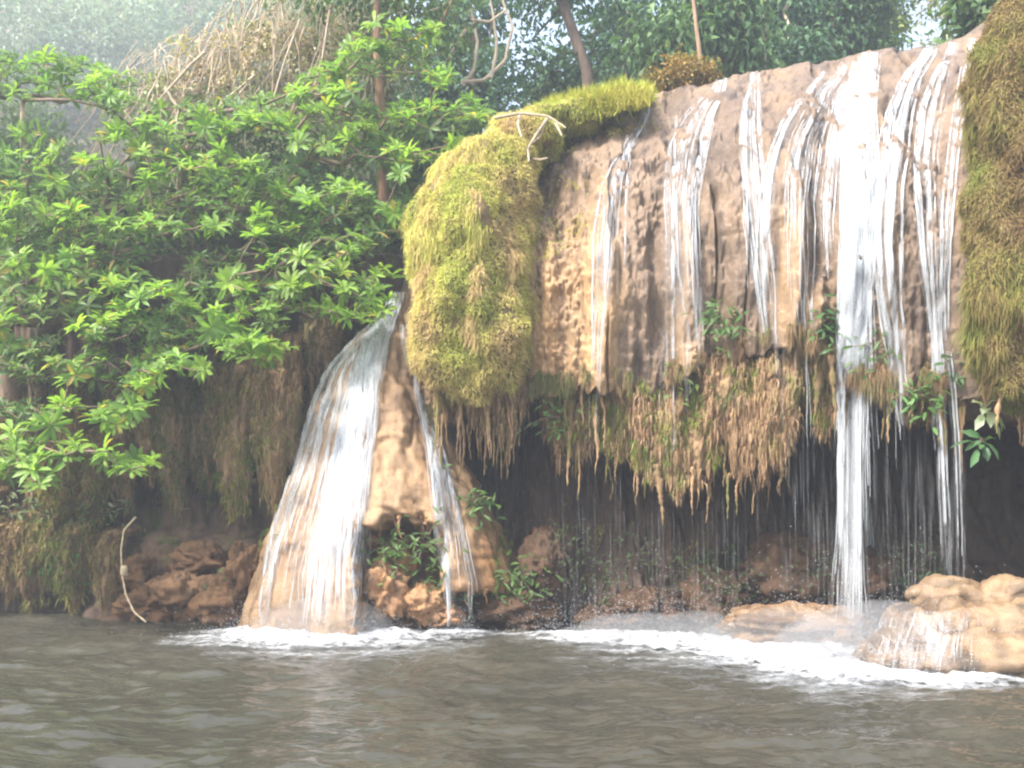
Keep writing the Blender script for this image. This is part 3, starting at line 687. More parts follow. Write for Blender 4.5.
bo1, bo1_bvh = boulder('big pale travertine boulder in the splash at the right edge', [blob_px(985, 655, 9.05, 105, 42, 0.7), blob_px(1060, 640, 9.0, 95, 42, 0.9), blob_px(905, 662, 9.1, 50, 38, 0.5), blob_px(1000, 676, 8.75, 85, 24, 0.4), blob_px(950, 624, 9.3, 62, 24, 0.5), blob_px(1030, 648, 8.6, 40, 16, .3), blob_px(960, 650, 8.65, 40, 12, .2)], 121)
bo2, _b = boulder('small rounded orange-topped boulder on the back of the pale rock', [blob_px(940, 594, 9.5, 28, 18, 0.3), blob_px(962, 603, 9.55, 34, 17, 0.3)], 122)
bo3, _b = boulder('rounded boulder behind the pale rock at the frame edge', [blob_px(1008, 593, 9.4, 34, 20, 0.35), blob_px(1035, 597, 9.4, 30, 20, 0.3), blob_px(985, 600, 9.45, 24, 16, 0.25)], 123)

# ------------------------------------------------------------------ falling water
DENS = 0.62
def strands(mb, bvh, path, n, r, rnd, gauss=0.5, fall_from=None, ymax=14.0, seg=(0.15, .75), zend=0.0, off=0.04, alpha=.9, short=False):
    """threads of water that cling to the rock and then drop free; path rows: px, py, half width px"""
    path = np.asarray(path, float); py0, py1 = path[0, 1], path[-1, 1]
    nc = int(np.clip(path[:, 2].max() / 2.2, 3, 14)); cc_ = np.clip(np.linspace(-1, 1, nc) + rnd.normal(0, .15, nc), -1.2, 1.2); cw = rnd.random(nc) ** 1.6 * np.exp(-(cc_ / (gauss * 2.2)) ** 2) + .03; cw /= cw.sum()
    cwig = rnd.random(nc) * 90
    for _ in range(int(n * DENS)):
        ln = rnd.uniform(*seg); a = rnd.uniform(0, 1 - ln) if ln < 1 else 0
        if rnd.random() < 0.35: a = 0
        ys = np.arange(py0 + (py1 - py0) * a, py0 + (py1 - py0) * (a + ln) + 4, 5.0)
        if len(ys) < 4: continue
        ci = rnd.choice(nc, p=cw); g = cc_[ci] + rnd.normal(0, .16)
        w = np.interp(ys, path[:, 1], path[:, 2]); cx = np.interp(ys, path[:, 1], path[:, 0])
        wig = 1.0 * n1(ys / 40 + rnd.random() * 90, 5, 2) + w * .16 * n1(ys / 34 + cwig[ci], 6, 2)
        pxs = cx + w * g + wig
        pts = []; free = None
        for x, y in zip(pxs, ys):
            if free is None:
                h, nn = ray(bvh, x, y)
                if h is None or h[1] > ymax: 
                    if pts: free = pts[-1][1]
                    else: continue
                elif pts and h[1] > pts[-1][1] + 0.28: free = pts[-1][1]
                else:
                    if nn[1] > 0: nn = -nn
                    o_ = off * (0.5 + rnd.random()*.4)
                    pts.append(h + np.array([0, -o_, 0]) + nn * o_ * 0.5)
                    continue
            pr_ = P(x, y, free); pr_[2] = Zp(y, free)
            if pr_[2] < zend: break
            pts.append(pr_)
        if len(pts) < 4: continue
        pts = np.array(pts)
        for c_ in (0, 1): pts[:, c_] = np.convolve(np.pad(pts[:, c_], 2, mode='edge'), np.ones(5) / 5, 'valid')
        m_ = len(pts); tt = np.linspace(0, 1, m_)
        rad = r * rnd.uniform(0.35, 1.25) * np.sin(np.pi * (tt * 0.96 + 0.02)) ** 0.35 + 0.0012
        al = alpha * (0.10 + 0.75 * rnd.random() ** 1.5)
        mb.tube(pts, rad, 4, c=np.c_[np.ones((m_, 3)), np.full(m_, al)], flat=0.7)
def film(mb, bvh, path, dens, off=0.03, ymax=14.0, cols=9, zend=0.0):
    """thin curved film of water behind the strands"""
    path = np.asarray(path, float); ys = np.arange(path[0, 1], path[-1, 1], 5.0)
    w = np.interp(ys, path[:, 1], path[:, 2]); cx = np.interp(ys, path[:, 1], path[:, 0])
    u = np.linspace(-1, 1, cols); G_ = []; free = None; last = None
    for k, y in enumerate(ys):
        row = []
        if free is None:
            yy = []
            for uu in u:
                h, nn = ray(bvh, cx[k] + uu * w[k], y)
                yy.append(h[1] if h is not None and h[1] < ymax else np.nan)
            yy = np.array(yy)
            mmid = np.nanmedian(yy) if not np.all(np.isnan(yy)) else np.nan
            if np.isnan(mmid) or (last is not None and mmid > last + 0.25):
                free = lastrow if last is not None else None
                if free is None: continue
            else:
                yy = np.where(np.isnan(yy), mmid, np.clip(yy, mmid - .15, mmid + .15)) - off
                last = mmid; lastrow = yy
        if free is not None: yy = free
        pr_ = P(cx[k] + u * w[k], y, yy - 0.05 * (1 - u ** 2))
        if pr_[:, 2].min() < zend: break
        G_.append(pr_)
    if len(G_) < 3: return
    G_ = np.array(G_)
    for c_ in (1,):
        a = G_[..., c_]; a = np.apply_along_axis(lambda z: np.convolve(np.pad(z, 3, mode='edge'), np.ones(7) / 7, 'valid'), 0, a); G_[..., c_] = a
    al = 0.42 * dens * (1 - np.abs(u) ** 3)[None] * np.sin(np.pi * np.linspace(0.08, 0.97, len(G_)))[:, None] ** 0.5
    mb.grid(G_, c=np.concatenate([np.ones(G_.shape), al[..., None]], -1), mat=1)
def stream(label, paths, group, bvh=None, rnd=rnd, name='water_stream'):
    mb = MB()
    for p_, n, r, dens, kw in paths:
        if n: strands(mb, bvh, p_, n, r, rnd, **kw)
        if dens: film(mb, bvh, p_, dens)
    return solo(name, mb, [M['strand'], M['sheet']], label, 'waterfall', group)
CB = cliff_bvh
GR = 'streams of the wide fall'
stream('leftmost curved stream of the wide fall, starting at the grassy crest', [
    ([(650, 112, 2), (640, 130, 4), (624, 152, 6), (609, 188, 10), (603, 240, 13), (601, 300, 10), (598, 350, 7), (596, 400, 5)], 70, .0055, .6, {}),
    ([(630, 160, 8), (627, 260, 8), (625, 300, 6)], 14, .004, 0, dict(alpha=.7)),
    ([(600, 300, 6), (596, 400, 6), (594, 640, 8)], 22, .0035, 0, dict(seg=(.08, .3), alpha=.55))], GR, CB)
stream('second stream from the left, forked below a flat rocky lip', [
    ([(724, 84, 4), (706, 106, 11), (686, 140, 17), (678, 200, 16), (680, 250, 14), (686, 310, 12), (692, 370, 8)], 130, .0055, .6, {}),
    ([(672, 120, 5), (668, 180, 6), (667, 260, 6), (668, 380, 6)], 26, .005, .4, {}),
    ([(690, 320, 10), (692, 420, 12), (694, 640, 14)], 34, .0035, 0, dict(seg=(.06, .25), alpha=.35)),
    ([(668, 330, 5), (667, 450, 6), (668, 640, 8)], 40, .004, 0, dict(seg=(.1, .4), alpha=.6))], GR, CB)
stream('third stream from the left, two bands meeting in a V', [
    ([(754, 78, 4), (749, 110, 9), (750, 160, 11), (757, 230, 13), (763, 290, 13), (770, 350, 9)], 110, .0055, .6, {}),
    ([(826, 76, 3), (800, 104, 7), (782, 135, 8), (770, 175, 8), (764, 230, 9), (764, 300, 10), (768, 345, 6)], 90, .006, .7, {}),
    ([(770, 320, 8), (774, 430, 12), (776, 640, 16)], 40, .0035, 0, dict(seg=(.06, .25), alpha=.5))], GR, CB)
stream('fourth thin stream of the wide fall, left of the strongest cascade', [
    ([(850, 66, 4), (824, 100, 8), (806, 140, 10), (798, 190, 11), (798, 250, 11), (800, 330, 9)], 90, .0055, .4, {}),
    ([(858, 68, 4), (842, 100, 10), (832, 150, 12), (826, 210, 12), (828, 280, 10)], 80, .005, .35, {}),
    ([(800, 300, 14), (806, 420, 20), (806, 640, 24)], 90, .0035, 0, dict(seg=(.05, .3), alpha=.55))], GR, CB)
stream('strongest and whitest cascade of the wide fall, dropping straight into foam', [
    ([(872, 56, 7), (864, 85, 11), (861, 130, 14), (860, 200, 16), (857, 270, 15), (853, 340, 12), (851, 420, 10), (850, 520, 10), (850, 652, 18)], 380, .0075, 1.2, dict(gauss=.55)),
    ([(868, 60, 8), (860, 130, 14), (858, 260, 14), (852, 400, 8), (850, 652, 10)], 110, .008, 1.6, dict(gauss=.5, seg=(.3, .9))),
    ([(854, 290, 12), (852, 400, 14), (851, 520, 17), (850, 656, 24)], 420, .0055, 0, dict(seg=(.06, .4), gauss=.9)),
    ([(866, 300, 20), (868, 420, 26), (870, 640, 34)], 130, .0035, 0, dict(seg=(.06, .3), alpha=.6))], GR, CB)
stream('stream hugging the right side of the strongest cascade', [
    ([(932, 52, 5), (912, 76, 9), (898, 110, 13), (888, 170, 14), (884, 240, 14), (888, 300, 11), (896, 370, 8), (902, 430, 6)], 190, .0062, .6, {}),
    ([(900, 330, 10), (904, 440, 16), (908, 640, 24)], 80, .0035, 0, dict(seg=(.05, .3), alpha=.55))], GR, CB)
stream('second stream from the right, a long thread into the dark cave', [
    ([(954, 50, 4), (940, 72, 8), (928, 110, 12), (922, 170, 12), (926, 240, 11), (932, 310, 6), (936, 370, 5), (941, 450, 4), (946, 570, 5)], 130, .006, .4, {}),
    ([(932, 300, 4), (937, 380, 4), (946, 575, 4)], 34, .006, 0, dict(seg=(.2, .6))),
    ([(925, 350, 14), (930, 600, 20)], 36, .003, 0, dict(seg=(.05, .3), alpha=.5))], GR, CB)
stream('rightmost thin stream beside the mossy pillar', [
    ([(972, 42, 3), (964, 70, 5), (956, 130, 6), (948, 200, 6), (944, 270, 5), (946, 340, 3), (956, 430, 3), (960, 560, 3)], 60, .005, .35, {})], GR, CB)
# drizzle off the ledges
def drizzle(label, pxr, pyr, Yo, n, rr=.0026, alpha=.14):
    mb = MB()
    for _ in range(n):
        px = rnd.uniform(*pxr); py = rnd.uniform(pyr[0], pyr[1] - 20); L = rnd.uniform(30, 130); Y = float(yf(px)) + rnd.uniform(*Yo)
        z = np.linspace(Zp(py, Y), max(0.0, Zp(py + L, Y)), 6); x = (px - CX) / F * Y
        pth = np.stack([x + np.linspace(0, .012, 6), np.full(6, Y), z], -1)
        mb.tube(pth, rr * rnd.uniform(.6, 1.3) * np.sin(np.linspace(.1, 3.05, 6)) + .0006, 4, c=(1, 1, 1, alpha * rnd.uniform(.4, 1)))
    return solo('water_drips', mb, [M['strand']], label, 'dripping water', 'drips off the cave edge')
drizzle('fine drips falling across the cave left of the middle', (555, 660), (470, 635), (.1, .5), 40)
drizzle('fine drips under the middle tufa ledge', (655, 790), (480, 640), (.1, .5), 60)
drizzle('dense drips in front of the cave around the strongest cascade', (785, 925), (400, 640), (.05, .5), 170)
drizzle('sparse drips near the right end of the cave', (915, 965), (430, 580), (.05, .4), 60)
# left fall
GL = 'streams of the left fall'
KB = cone_bvh
stream('broad white main stream of the left fall', [
    ([(404, 278, 7), (399, 290, 8), (389, 314, 9), (374, 343, 13), (362, 380, 15), (354, 430, 17), (343, 480, 21), (335, 530, 25), (329, 575, 28), (327, 628, 30)], 520, .0075, 1.1, dict(gauss=.6)),
    ([(376, 340, 10), (362, 400, 10), (350, 450, 12), (340, 500, 15), (330, 560, 17), (326, 628, 18)], 200, .008, .6, dict(gauss=.5))], GL, KB)
stream('left thread of the left fall along the cone edge', [
    ([(390, 312, 7), (362, 340, 11), (338, 368, 12), (320, 412, 12), (306, 460, 12), (290, 508, 12), (277, 550, 11), (268, 600, 10), (267, 626, 10)], 230, .0065, .8, {}),
    ([(350, 350, 12), (334, 420, 12), (318, 500, 12), (300, 560, 12), (292, 622, 14)], 110, .006, .4, dict(seg=(.15, .6)))], GL, KB)
stream('narrow right stream of the left fall', [
    ([(416, 372, 4), (424, 410, 6), (434, 450, 8), (443, 500, 11), (451, 550, 14), (455, 590, 15), (457, 626, 16)], 190, .0065, .5, {}),
    ([(402, 325, 6), (404, 350, 8), (410, 372, 6)], 30, .005, 0, {})], GL, KB)
# film over the pale boulder
mb = MB()
strands(mb, bo1_bvh, [(930, 612, 40), (920, 640, 48), (915, 675, 52)], 240, .006, rnd, gauss=.5, alpha=.4)
film(mb, bo1_bvh, [(935, 610, 36), (920, 640, 46), (910, 675, 50)], 1.0)
solo('water_stream', mb, [M['strand'], M['sheet']], 'thin film of splashed water running over the pale boulder', 'waterfall', GR)

# ------------------------------------------------------------------ foam and splash
def foam(label, spots, x0, x1, y0, y1, seed, ndrop, hd):
    nx, ny = int((x1 - x0) / .022), int((y1 - y0) / .022)
    X, Yg = np.meshgrid(np.linspace(x0, x1, nx), np.linspace(y0, y1, ny))
    f = np.zeros_like(X); hgt = np.zeros_like(X)
    for (px, Y, sx, sy, a) in spots:
        cx = (px - CX) / F * Y; g_ = a * np.exp(-((X - cx) / sx) ** 2 - ((Yg - Y) / sy) ** 2); f += g_
    q3 = np.stack([X, Yg, X * 0 + .3], -1)
    f2 = f + (0.55 * fbm(q3 * np.array([2.6, 6.5, 1]), 4, seed) + 0.3 * fbm(q3 * np.array([9, 22, 1]), 3, seed + 8)) * np.clip(f * 3, 0, 1)
    al = np.clip((f2 - 0.12) * 1.7, 0, 1.8)
    z = 0.035 + 0.06 * np.clip(f, 0, 1.2) * (0.6 + 0.7 * fbm(q3 * 7, 3, seed + 4)) + 0.018 * fbm(q3 * 22, 2, seed + 5)
    mb = MB(); mb.grid(np.stack([X, Yg, z], -1), c=np.concatenate([np.ones(X.shape + (3,)), al[..., None]], -1))
    q = mb.q[0]; keep = al.ravel()[q].max(1) > 0.02; mb.q[0] = q[keep]; mb.qm[0] = mb.qm[0][keep]
    # flying drops: small octahedra
    o8 = np.array([[1, 0, 0], [-1, 0, 0], [0, 1, 0], [0, -1, 0], [0, 0, 1.6], [0, 0, -1.6]]); f8 = np.array([[0, 2, 4], [2, 1, 4], [1, 3, 4], [3, 0, 4], [2, 0, 5], [1, 2, 5], [3, 1, 5], [0, 3, 5]])
    wsum = np.array([s[4] * s[2] if s[4] >= .5 else 0 for s in spots]); ci = rnd.choice(len(spots), ndrop, p=wsum / wsum.sum())
    sp = np.array(spots)[ci]
    c = np.stack([(sp[:, 0] - CX) / F * sp[:, 1] + rnd.normal(0, .5, ndrop) * sp[:, 2], sp[:, 1] + rnd.normal(0, .4, ndrop) * sp[:, 3], 0.03 + np.abs(rnd.normal(0, hd, ndrop)) * rnd.random(ndrop)], -1)
    r = rnd.uniform(.0012, .0042, (ndrop, 1, 1))
    mb.add((c[:, None] + o8 * r).reshape(-1, 3), t=(np.arange(ndrop)[:, None, None] * 6 + f8).reshape(-1, 3), c=(1, 1, 1, .8), mat=1)
    return solo('foam', mb, [M['foam'], M['drop']], label, 'foam', kind='stuff')
foam('white foam boiling where the left fall lands', [(320, 11.0, 1.0, .42, 1.4), (310, 10.5, 1.1, .42, .7), (265, 11.3, .4, .25, .6), (380, 10.9, .5, .25, .45), (456, 11.1, .3, .22, .9), (330, 9.9, 1.5, .9, .22)], -4.6, 0.6, 8.3, 11.7, 131, 8000, .28)
foam('long white foam line under the wide fall', [(545, 11.0, .5, .12, .5), (600, 10.75, .6, .38, 1.1), (660, 10.45, .6, .44, 1.2), (725, 10.2, .55, .44, 1.25), (790, 10.0, .5, .36, 1.0), (850, 9.4, .8, .6, 1.9), (880, 8.9, .8, .48, 1.6), (930, 8.6, .7, .40, 1.4), (975, 8.5, .3, .18, .6), (720, 9.5, 1.7, .7, .22), (880, 8.1, 1.3, .6, .25)], -0.4, 5.6, 6.9, 11.4, 141, 16000, .42)

m, t, b, o = newmat('mist_air'); t.nodes.remove(b)
pv = nd(t, 'ShaderNodeVolumePrincipled'); pv.inputs['Color'].default_value = (0.97, 0.98, 1.0, 1); pv.inputs['Density'].default_value = 0.75
t.links.new(pv.outputs[0], o.inputs['Volume'])
for ells in ([(P(870, 640, 9.2), (.95, .55, .55)), (P(780, 640, 9.9), (.9, .4, .32)), (P(660, 635, 10.5), (1.2, .4, .28))], [(P(320, 628, 10.8), (.8, .4, .38))]):
    v, nr, q = union([(c * np.array([1, 1, 0]) + np.array([0, 0, .08]), r_) for c, r_ in ells], .06)
    v = v + nr * (.10 * fbm(v * 2, 2, 5))[:, None]; v[:, 2] = np.maximum(v[:, 2], -.05)
    mb = MB(); mb.add(v, q=q); at = v.mean(0)
    tag(obj('mist_veil', mb, m, None, at), kind='stuff')

# ------------------------------------------------------------------ terrain behind and river bed land
def hz(x, y):
    t_ = sm(-0.3, -4.0, x)
    zl = 5.2 + 0.80 * np.clip(y - 14.5, 0, 12) + 0.06 * np.clip(y - 26.5, 0, 100)
    zr = 5.4 + 0.11 * np.clip(x, 0, 5) + 0.05 * np.clip(y - 13, 0, 100)
    return zl * t_ + zr * (1 - t_)
gx = warp(160, 0, 16, 180); gyy = 15.6 + np.linspace(0, 1, 120) ** 2.2 * 190
X, Yg = np.meshgrid(gx, gyy)
z = hz(X, Yg) + 0.25 * fbm(np.stack([X * .5, Yg * .5, X * 0], -1), 3, 151)
z[0] = -1.0; 
mb = MB(); mb.grid(np.stack([X, Yg, z], -1))
tag(obj('hill', mb, M['soil']), kind='structure')
# dry land closing the river far to both sides and behind the camera
for side in (-1, 1):
    mb = MB(); xs = np.linspace(12.5, 120, 40) * side; ys = np.linspace(-50, 14.5, 40); X, Yg = np.meshgrid(xs, ys)
    zz = -0.6 + 6.5 * sm(12.5, 22, np.abs(X)) + 0.5 * fbm(np.stack([X * .3, Yg * .3, X * 0], -1), 3, 152); mb.grid(np.stack([X, Yg, zz], -1), flip=side < 0)
    tag(obj('terrain', mb, M['soil']), kind='structure')

# ------------------------------------------------------------------ leaves
def leaves(mb, p, d, nrm, L, w, col, fold=0.25, droop=0.15, simple=False):
    """p base, d direction, nrm leaf normal; one folded blade per row"""
    n = len(p); d = norm(d); s = norm(np.cross(d, nrm)); nn = np.cross(s, d)
    L = np.broadcast_to(np.asarray(L, float).reshape(-1, 1), (n, 1)); w = np.broadcast_to(np.asarray(w, float).reshape(-1, 1), (n, 1))
    col = np.broadcast_to(np.asarray(col, float), (n, 3))
    if simple:
        m_ = p + d * L * .5
        V = np.stack([p, m_ + s * w / 2 + nn * w * fold, p + d * L - nn * L * droop, m_ - s * w / 2 + nn * w * fold], 1)
        mb.add(V.reshape(-1, 3), q=np.arange(n * 4).reshape(-1, 4), c=np.repeat(col, 4, 0)); return
    m1 = p + d * L * .38 + nn * L * .03; m2 = p + d * L * .72 - nn * L * droop * .4
    V = np.stack([p, m1 + s * w * .36 + nn * w * fold * .7, m1, m1 - s * w * .36 + nn * w * fold * .7, m2 + s * w * .5 + nn * w * fold, m2, m2 - s * w * .5 + nn * w * fold, p + d * L - nn * L * droop], 1)
    b = np.arange(n)[:, None] * 8
    q = np.concatenate([b + np.array([[1, 4, 5, 2]]), b + np.array([[2, 5, 6, 3]])]); t_ = np.concatenate([b + np.array([[x]])[0] for x in ([0, 1, 2], [0, 2, 3], [4, 7, 5], [5, 7, 6])])
    cc = np.repeat(col, 8, 0).reshape(n, 8, 3).copy(); cc[:, [2, 5]] *= 1.12
    mb.add(V.reshape(-1, 3), q=q, t=t_, c=cc.reshape(-1, 3))
def rosette(mb, c, axis, R, k, col, rnd):
    axis = norm(axis); a = norm(np.cross(axis, [0.3, 1, 0.2])); b = np.cross(axis, a)
    th = np.arange(k) * 2.4 + rnd.random() * 6; el = rnd.uniform(0.05, 0.75, k)
    rad = np.cos(th)[:, None] * a + np.sin(th)[:, None] * b
    d = rad * np.cos(el)[:, None] + axis * np.sin(el)[:, None] + rnd.normal(0, .08, (k, 3))
    nrm = axis * np.cos(el)[:, None] - rad * np.sin(el)[:, None] + rnd.normal(0, .18, (k, 3))
    young = sm(.35, .8, el)[:, None]
    cc = col * (0.8 + 0.4 * rnd.random((k, 1))) * (1 + young * np.array([.5, .35, .1]))
    old = rnd.random((k, 1)) < .035; cc = np.where(old, np.array([.38, .30, .07]), cc)
    leaves(mb, c + axis * rnd.uniform(-.03, .03, (k, 1)), d, nrm, R * rnd.uniform(.75, 1.1, k), R * rnd.uniform(.24, .32, k), cc, droop=.2)
def skeleton(root, pts, rnd, step=0.35, sag=0.06):
    """join every tip to the nearest branch node nearer the root"""
    nodes = [np.asarray(root, float)]; par = [-1]; tips = []
    for i in np.argsort(np.linalg.norm(pts - root, axis=1)):
        p = pts[i]; A = np.array(nodes)
        dist = np.linalg.norm(A - p, axis=1) + 0.35 * np.linalg.norm(A - root, axis=1)
        j = int(np.argmin(dist)); L = np.linalg.norm(p - A[j]); n = max(1, int(L / step)); prev = j
        perp = rnd.normal(0, .09 * L, 3)
        for k in range(1, n + 1):
            t_ = k / n; q = A[j] * (1 - t_) + p * t_ + perp * math.sin(t_ * math.pi) + np.array([0, 0, -sag * L * math.sin(t_ * math.pi)])
            nodes.append(q); par.append(prev); prev = len(nodes) - 1
        tips.append(prev)
    n = len(nodes); cnt = np.zeros(n)
    for t_ in tips: cnt[t_] += 1
    for i in range(n - 1, 0, -1): cnt[par[i]] += cnt[i]
    return np.array(nodes), par, cnt
def branch_mesh(mb, nodes, par, cnt, r0, pw=0.45, rmin=0.006, col=(1, 1, 1)):
    n = len(nodes); ch = [[] for _ in range(n)]
    for i in range(1, n): ch[par[i]].append(i)
    rad = np.maximum(rmin, r0 * (cnt / cnt[0]) ** pw)
    st = [(0, c) for c in ch[0]]
    while st:
        a, c = st.pop(); path = [a, c]
        while ch[path[-1]]:
            k = max(ch[path[-1]], key=lambda z_: cnt[z_])
            for o_ in ch[path[-1]]:
                if o_ != k: st.append((path[-1], o_))
            path.append(k)
        rr = rad[path].copy(); rr[0] = rr[1] if a != 0 else rr[0]
        pp = nodes[path]
        if len(pp) >= 2: mb.tube(pp, rr, 6, c=col)

# ---- the rosette-leaved tree overhanging the left pool
bright = [(45,62),(75,72),(95,80),(110,95),(120,105),(30,132),(15,155),(60,155),(85,165),(100,140),(120,130),(150,120),(165,128),(140,148),(55,185),(70,210),(45,215),(110,222),(145,180),(160,172),(150,222),(170,228),(180,165),(205,118),(225,125),(220,150),(215,170),(240,165),(245,200),(215,228),(250,120),(270,120),(255,180),(5,205),(10,235),(85,255),
(360,45),(350,55),(375,50),(400,30),(425,30),(430,75),(445,85),(340,80),(300,95),(320,110),(345,90),(395,115),(455,110),(480,115),(430,110),(275,125),(300,140),(325,150),(350,140),(395,150),(420,155),(450,145),(400,165),(365,130),(355,195),(340,190),(385,210),(400,220),(250,165),(275,190),(310,205),(260,215),(255,235),(295,230),
(50,270),(60,285),(15,260),(35,300),(5,320),(70,260),(110,285),(125,315),(95,335),(105,325),(140,300),(165,295),(185,305),(215,315),(235,275),(245,290),(265,310),(225,325),(240,345),(255,355),(270,350),(165,365),(180,360),(155,375),(140,385),(205,368),(230,352),(75,375),(70,410),(100,415),(130,410),(120,420),(50,425),(20,440),(15,455),(35,470),(65,455),(40,485),(120,470),(145,465),(105,460),
(305,258),(340,265),(375,275),(265,270),(320,280),(345,290),(370,300),(385,312),(300,290),(330,310),(345,318),(280,255),(350,250),(255,340),(270,352)]
rt = np.random.default_rng(5)
pts = []; cols = []; Rs = []; ks = []
def yros(py): return 10.4 + (480 - py) / 480 * 2.4
for (x, y) in bright:
    for k in range(4):
        px = x + rt.normal(0, 9) * (k > 0); py = y + rt.normal(0, 5) * (k > 0)
        pts.append(P(px, py, yros(py) + rt.uniform(-.35, .35) + .1 * k)); Rs.append(rt.uniform(.15, .215)); ks.append(13)
        g = rt.random(); cols.append(np.array([.14, .26, .055]) * (1 - g) + np.array([.22, .34, .065]) * g)
poly = np.array([(-60, 60), (40, 50), (130, 75), (200, 110), (290, 88), (350, 45), (410, 25), (440, 70), (490, 112), (450, 150), (405, 230), (380, 262), (370, 300), (330, 310), (280, 335), (225, 340), (150, 372), (130, 410), (60, 420), (30, 480), (-60, 480)])
def inside(x, y, pl):
    r = False; j = len(pl) - 1
    for i in range(len(pl)):
        if (pl[i][1] > y) != (pl[j][1] > y) and x < (pl[j][0] - pl[i][0]) * (y - pl[i][1]) / (pl[j][1] - pl[i][1]) + pl[i][0]: r = not r
        j = i
    return r
cnt_ = 0
while cnt_ < 2100:
    x, y = rt.uniform(-60, 490), rt.uniform(20, 480)
    if not inside(x, y, poly) : continue
    if noise(np.array([[x / 55, y / 30, 2.2]]), 33)[0] < -0.38: continue
    cnt_ += 1
    pts.append(P(x, y, yros(y) + rt.uniform(.2, 1.5))); Rs.append(rt.uniform(.11, .22)); ks.append(int(rt.integers(6, 11)))
    g = rt.random(); cols.append(np.array([.09, .175, .06]) * (1 - g) + np.array([.17, .26, .07]) * g)  # inner rosettes get darker greens: canopy shade in the leaf colour
pts = np.array(pts)
root = P(20, 524, 14.3)
tree = thing('tree', root, 'bright green tree with leaf rosettes leaning over the left pool', 'tree')
nodes, par, cn = skeleton(root + np.array([0.3, -.9, 2.4]), pts, rt, .3, .03)
mb = MB(); branch_mesh(mb, nodes, par, cn, .13, .42, .007)
tr_ = resample([root, root + np.array([.1, -.3, 1.0]), root + np.array([.3, -.9, 2.42])], 14)
mb.tube(tr_, np.linspace(.2, .14, 14), 9)
obj('trunk', mb, M['bark'], tree)
mb = MB()
for p, c, R, k in zip(pts, cols, Rs, ks):
    ax = np.array([rt.normal(0, .4), -0.35 + rt.normal(0, .35), 1.0]) if rt.random() > .2 else np.array([rt.normal(0, .8), -.8, rt.normal(0, .3)])
    rosette(mb, p, ax, R * rt.uniform(.75, 1.15), max(5, k - int(rt.integers(0, 5))), c * rt.uniform(.75, 1.15), rt)
obj('crown', mb, M['leaf'], tree)

# ---- generic trees and bushes behind
def foliage_cloud(mb, blobs, nl, L, col, rnd, w=.42, droop=.3, shell=.55, var=.35, hang=.35, clump=14, up=0.0):
    """leaf sprays spread through ellipsoidal volumes; blobs: centre, radii"""
    vol = np.array([np.prod(r) ** (2 / 3) for c, r in blobs]); bi = rnd.choice(len(blobs), nl // clump, p=vol / vol.sum())
    C_ = np.array([b[0] for b in blobs])[bi]; R_ = np.array([b[1] for b in blobs])[bi]
    n = len(bi); u = norm(rnd.normal(0, 1, (n, 3))); rr = (shell + (1 - shell) * rnd.random((n, 1)) ** .6) * (rnd.random((n, 1)) ** .25)
    pc = C_ + u * R_ * rr * (1 + .25 * fbm(C_ + u * 1.7, 3, 3))[:, None]
    out = norm(u + np.array([0, 0, up]))
    p = np.repeat(pc, clump, 0) + rnd.normal(0, L * .75, (n * clump, 3)); N = len(p)
    d = norm(np.repeat(out, clump, 0) * .7 + rnd.normal(0, .55, (N, 3)) + np.array([0, 0, -hang]))
    nr = norm(np.array([0, 0, 1.0]) + rnd.normal(0, .5, (N, 3)))
    tone = np.repeat(1 + var * rnd.normal(0, .6, (n, 1)), clump, 0) * (1 + .25 * rnd.normal(0, .6, (N, 1)))
    c = np.asarray(col)
    if c.ndim == 2:
        g = np.clip(np.repeat(rnd.random((n, 1)), clump, 0) + rnd.normal(0, .15, (N, 1)), 0, 1); c = c[0] * (1 - g) + c[1] * g
    leaves(mb, p, d, nr, L * rnd.uniform(.6, 1.2, N), L * w * rnd.uniform(.7, 1.2, N), np.clip(c * np.clip(tone, .4, 1.9), .004, .6), simple=True, droop=droop)
    return pc
def ground_at(x, y): return float(hz(np.array(x), np.array(y)))
TEAL = [(.055, .13, .075), (.11, .2, .10)]; DK = [(.04, .10, .045), (.09, .17, .07)]; HAZED = [(.20, .31, .21), (.36, .43, .30)]; MID = [(.09, .17, .05), (.15, .23, .07)]  # palest greens hold the left slope's haze in the leaf colour
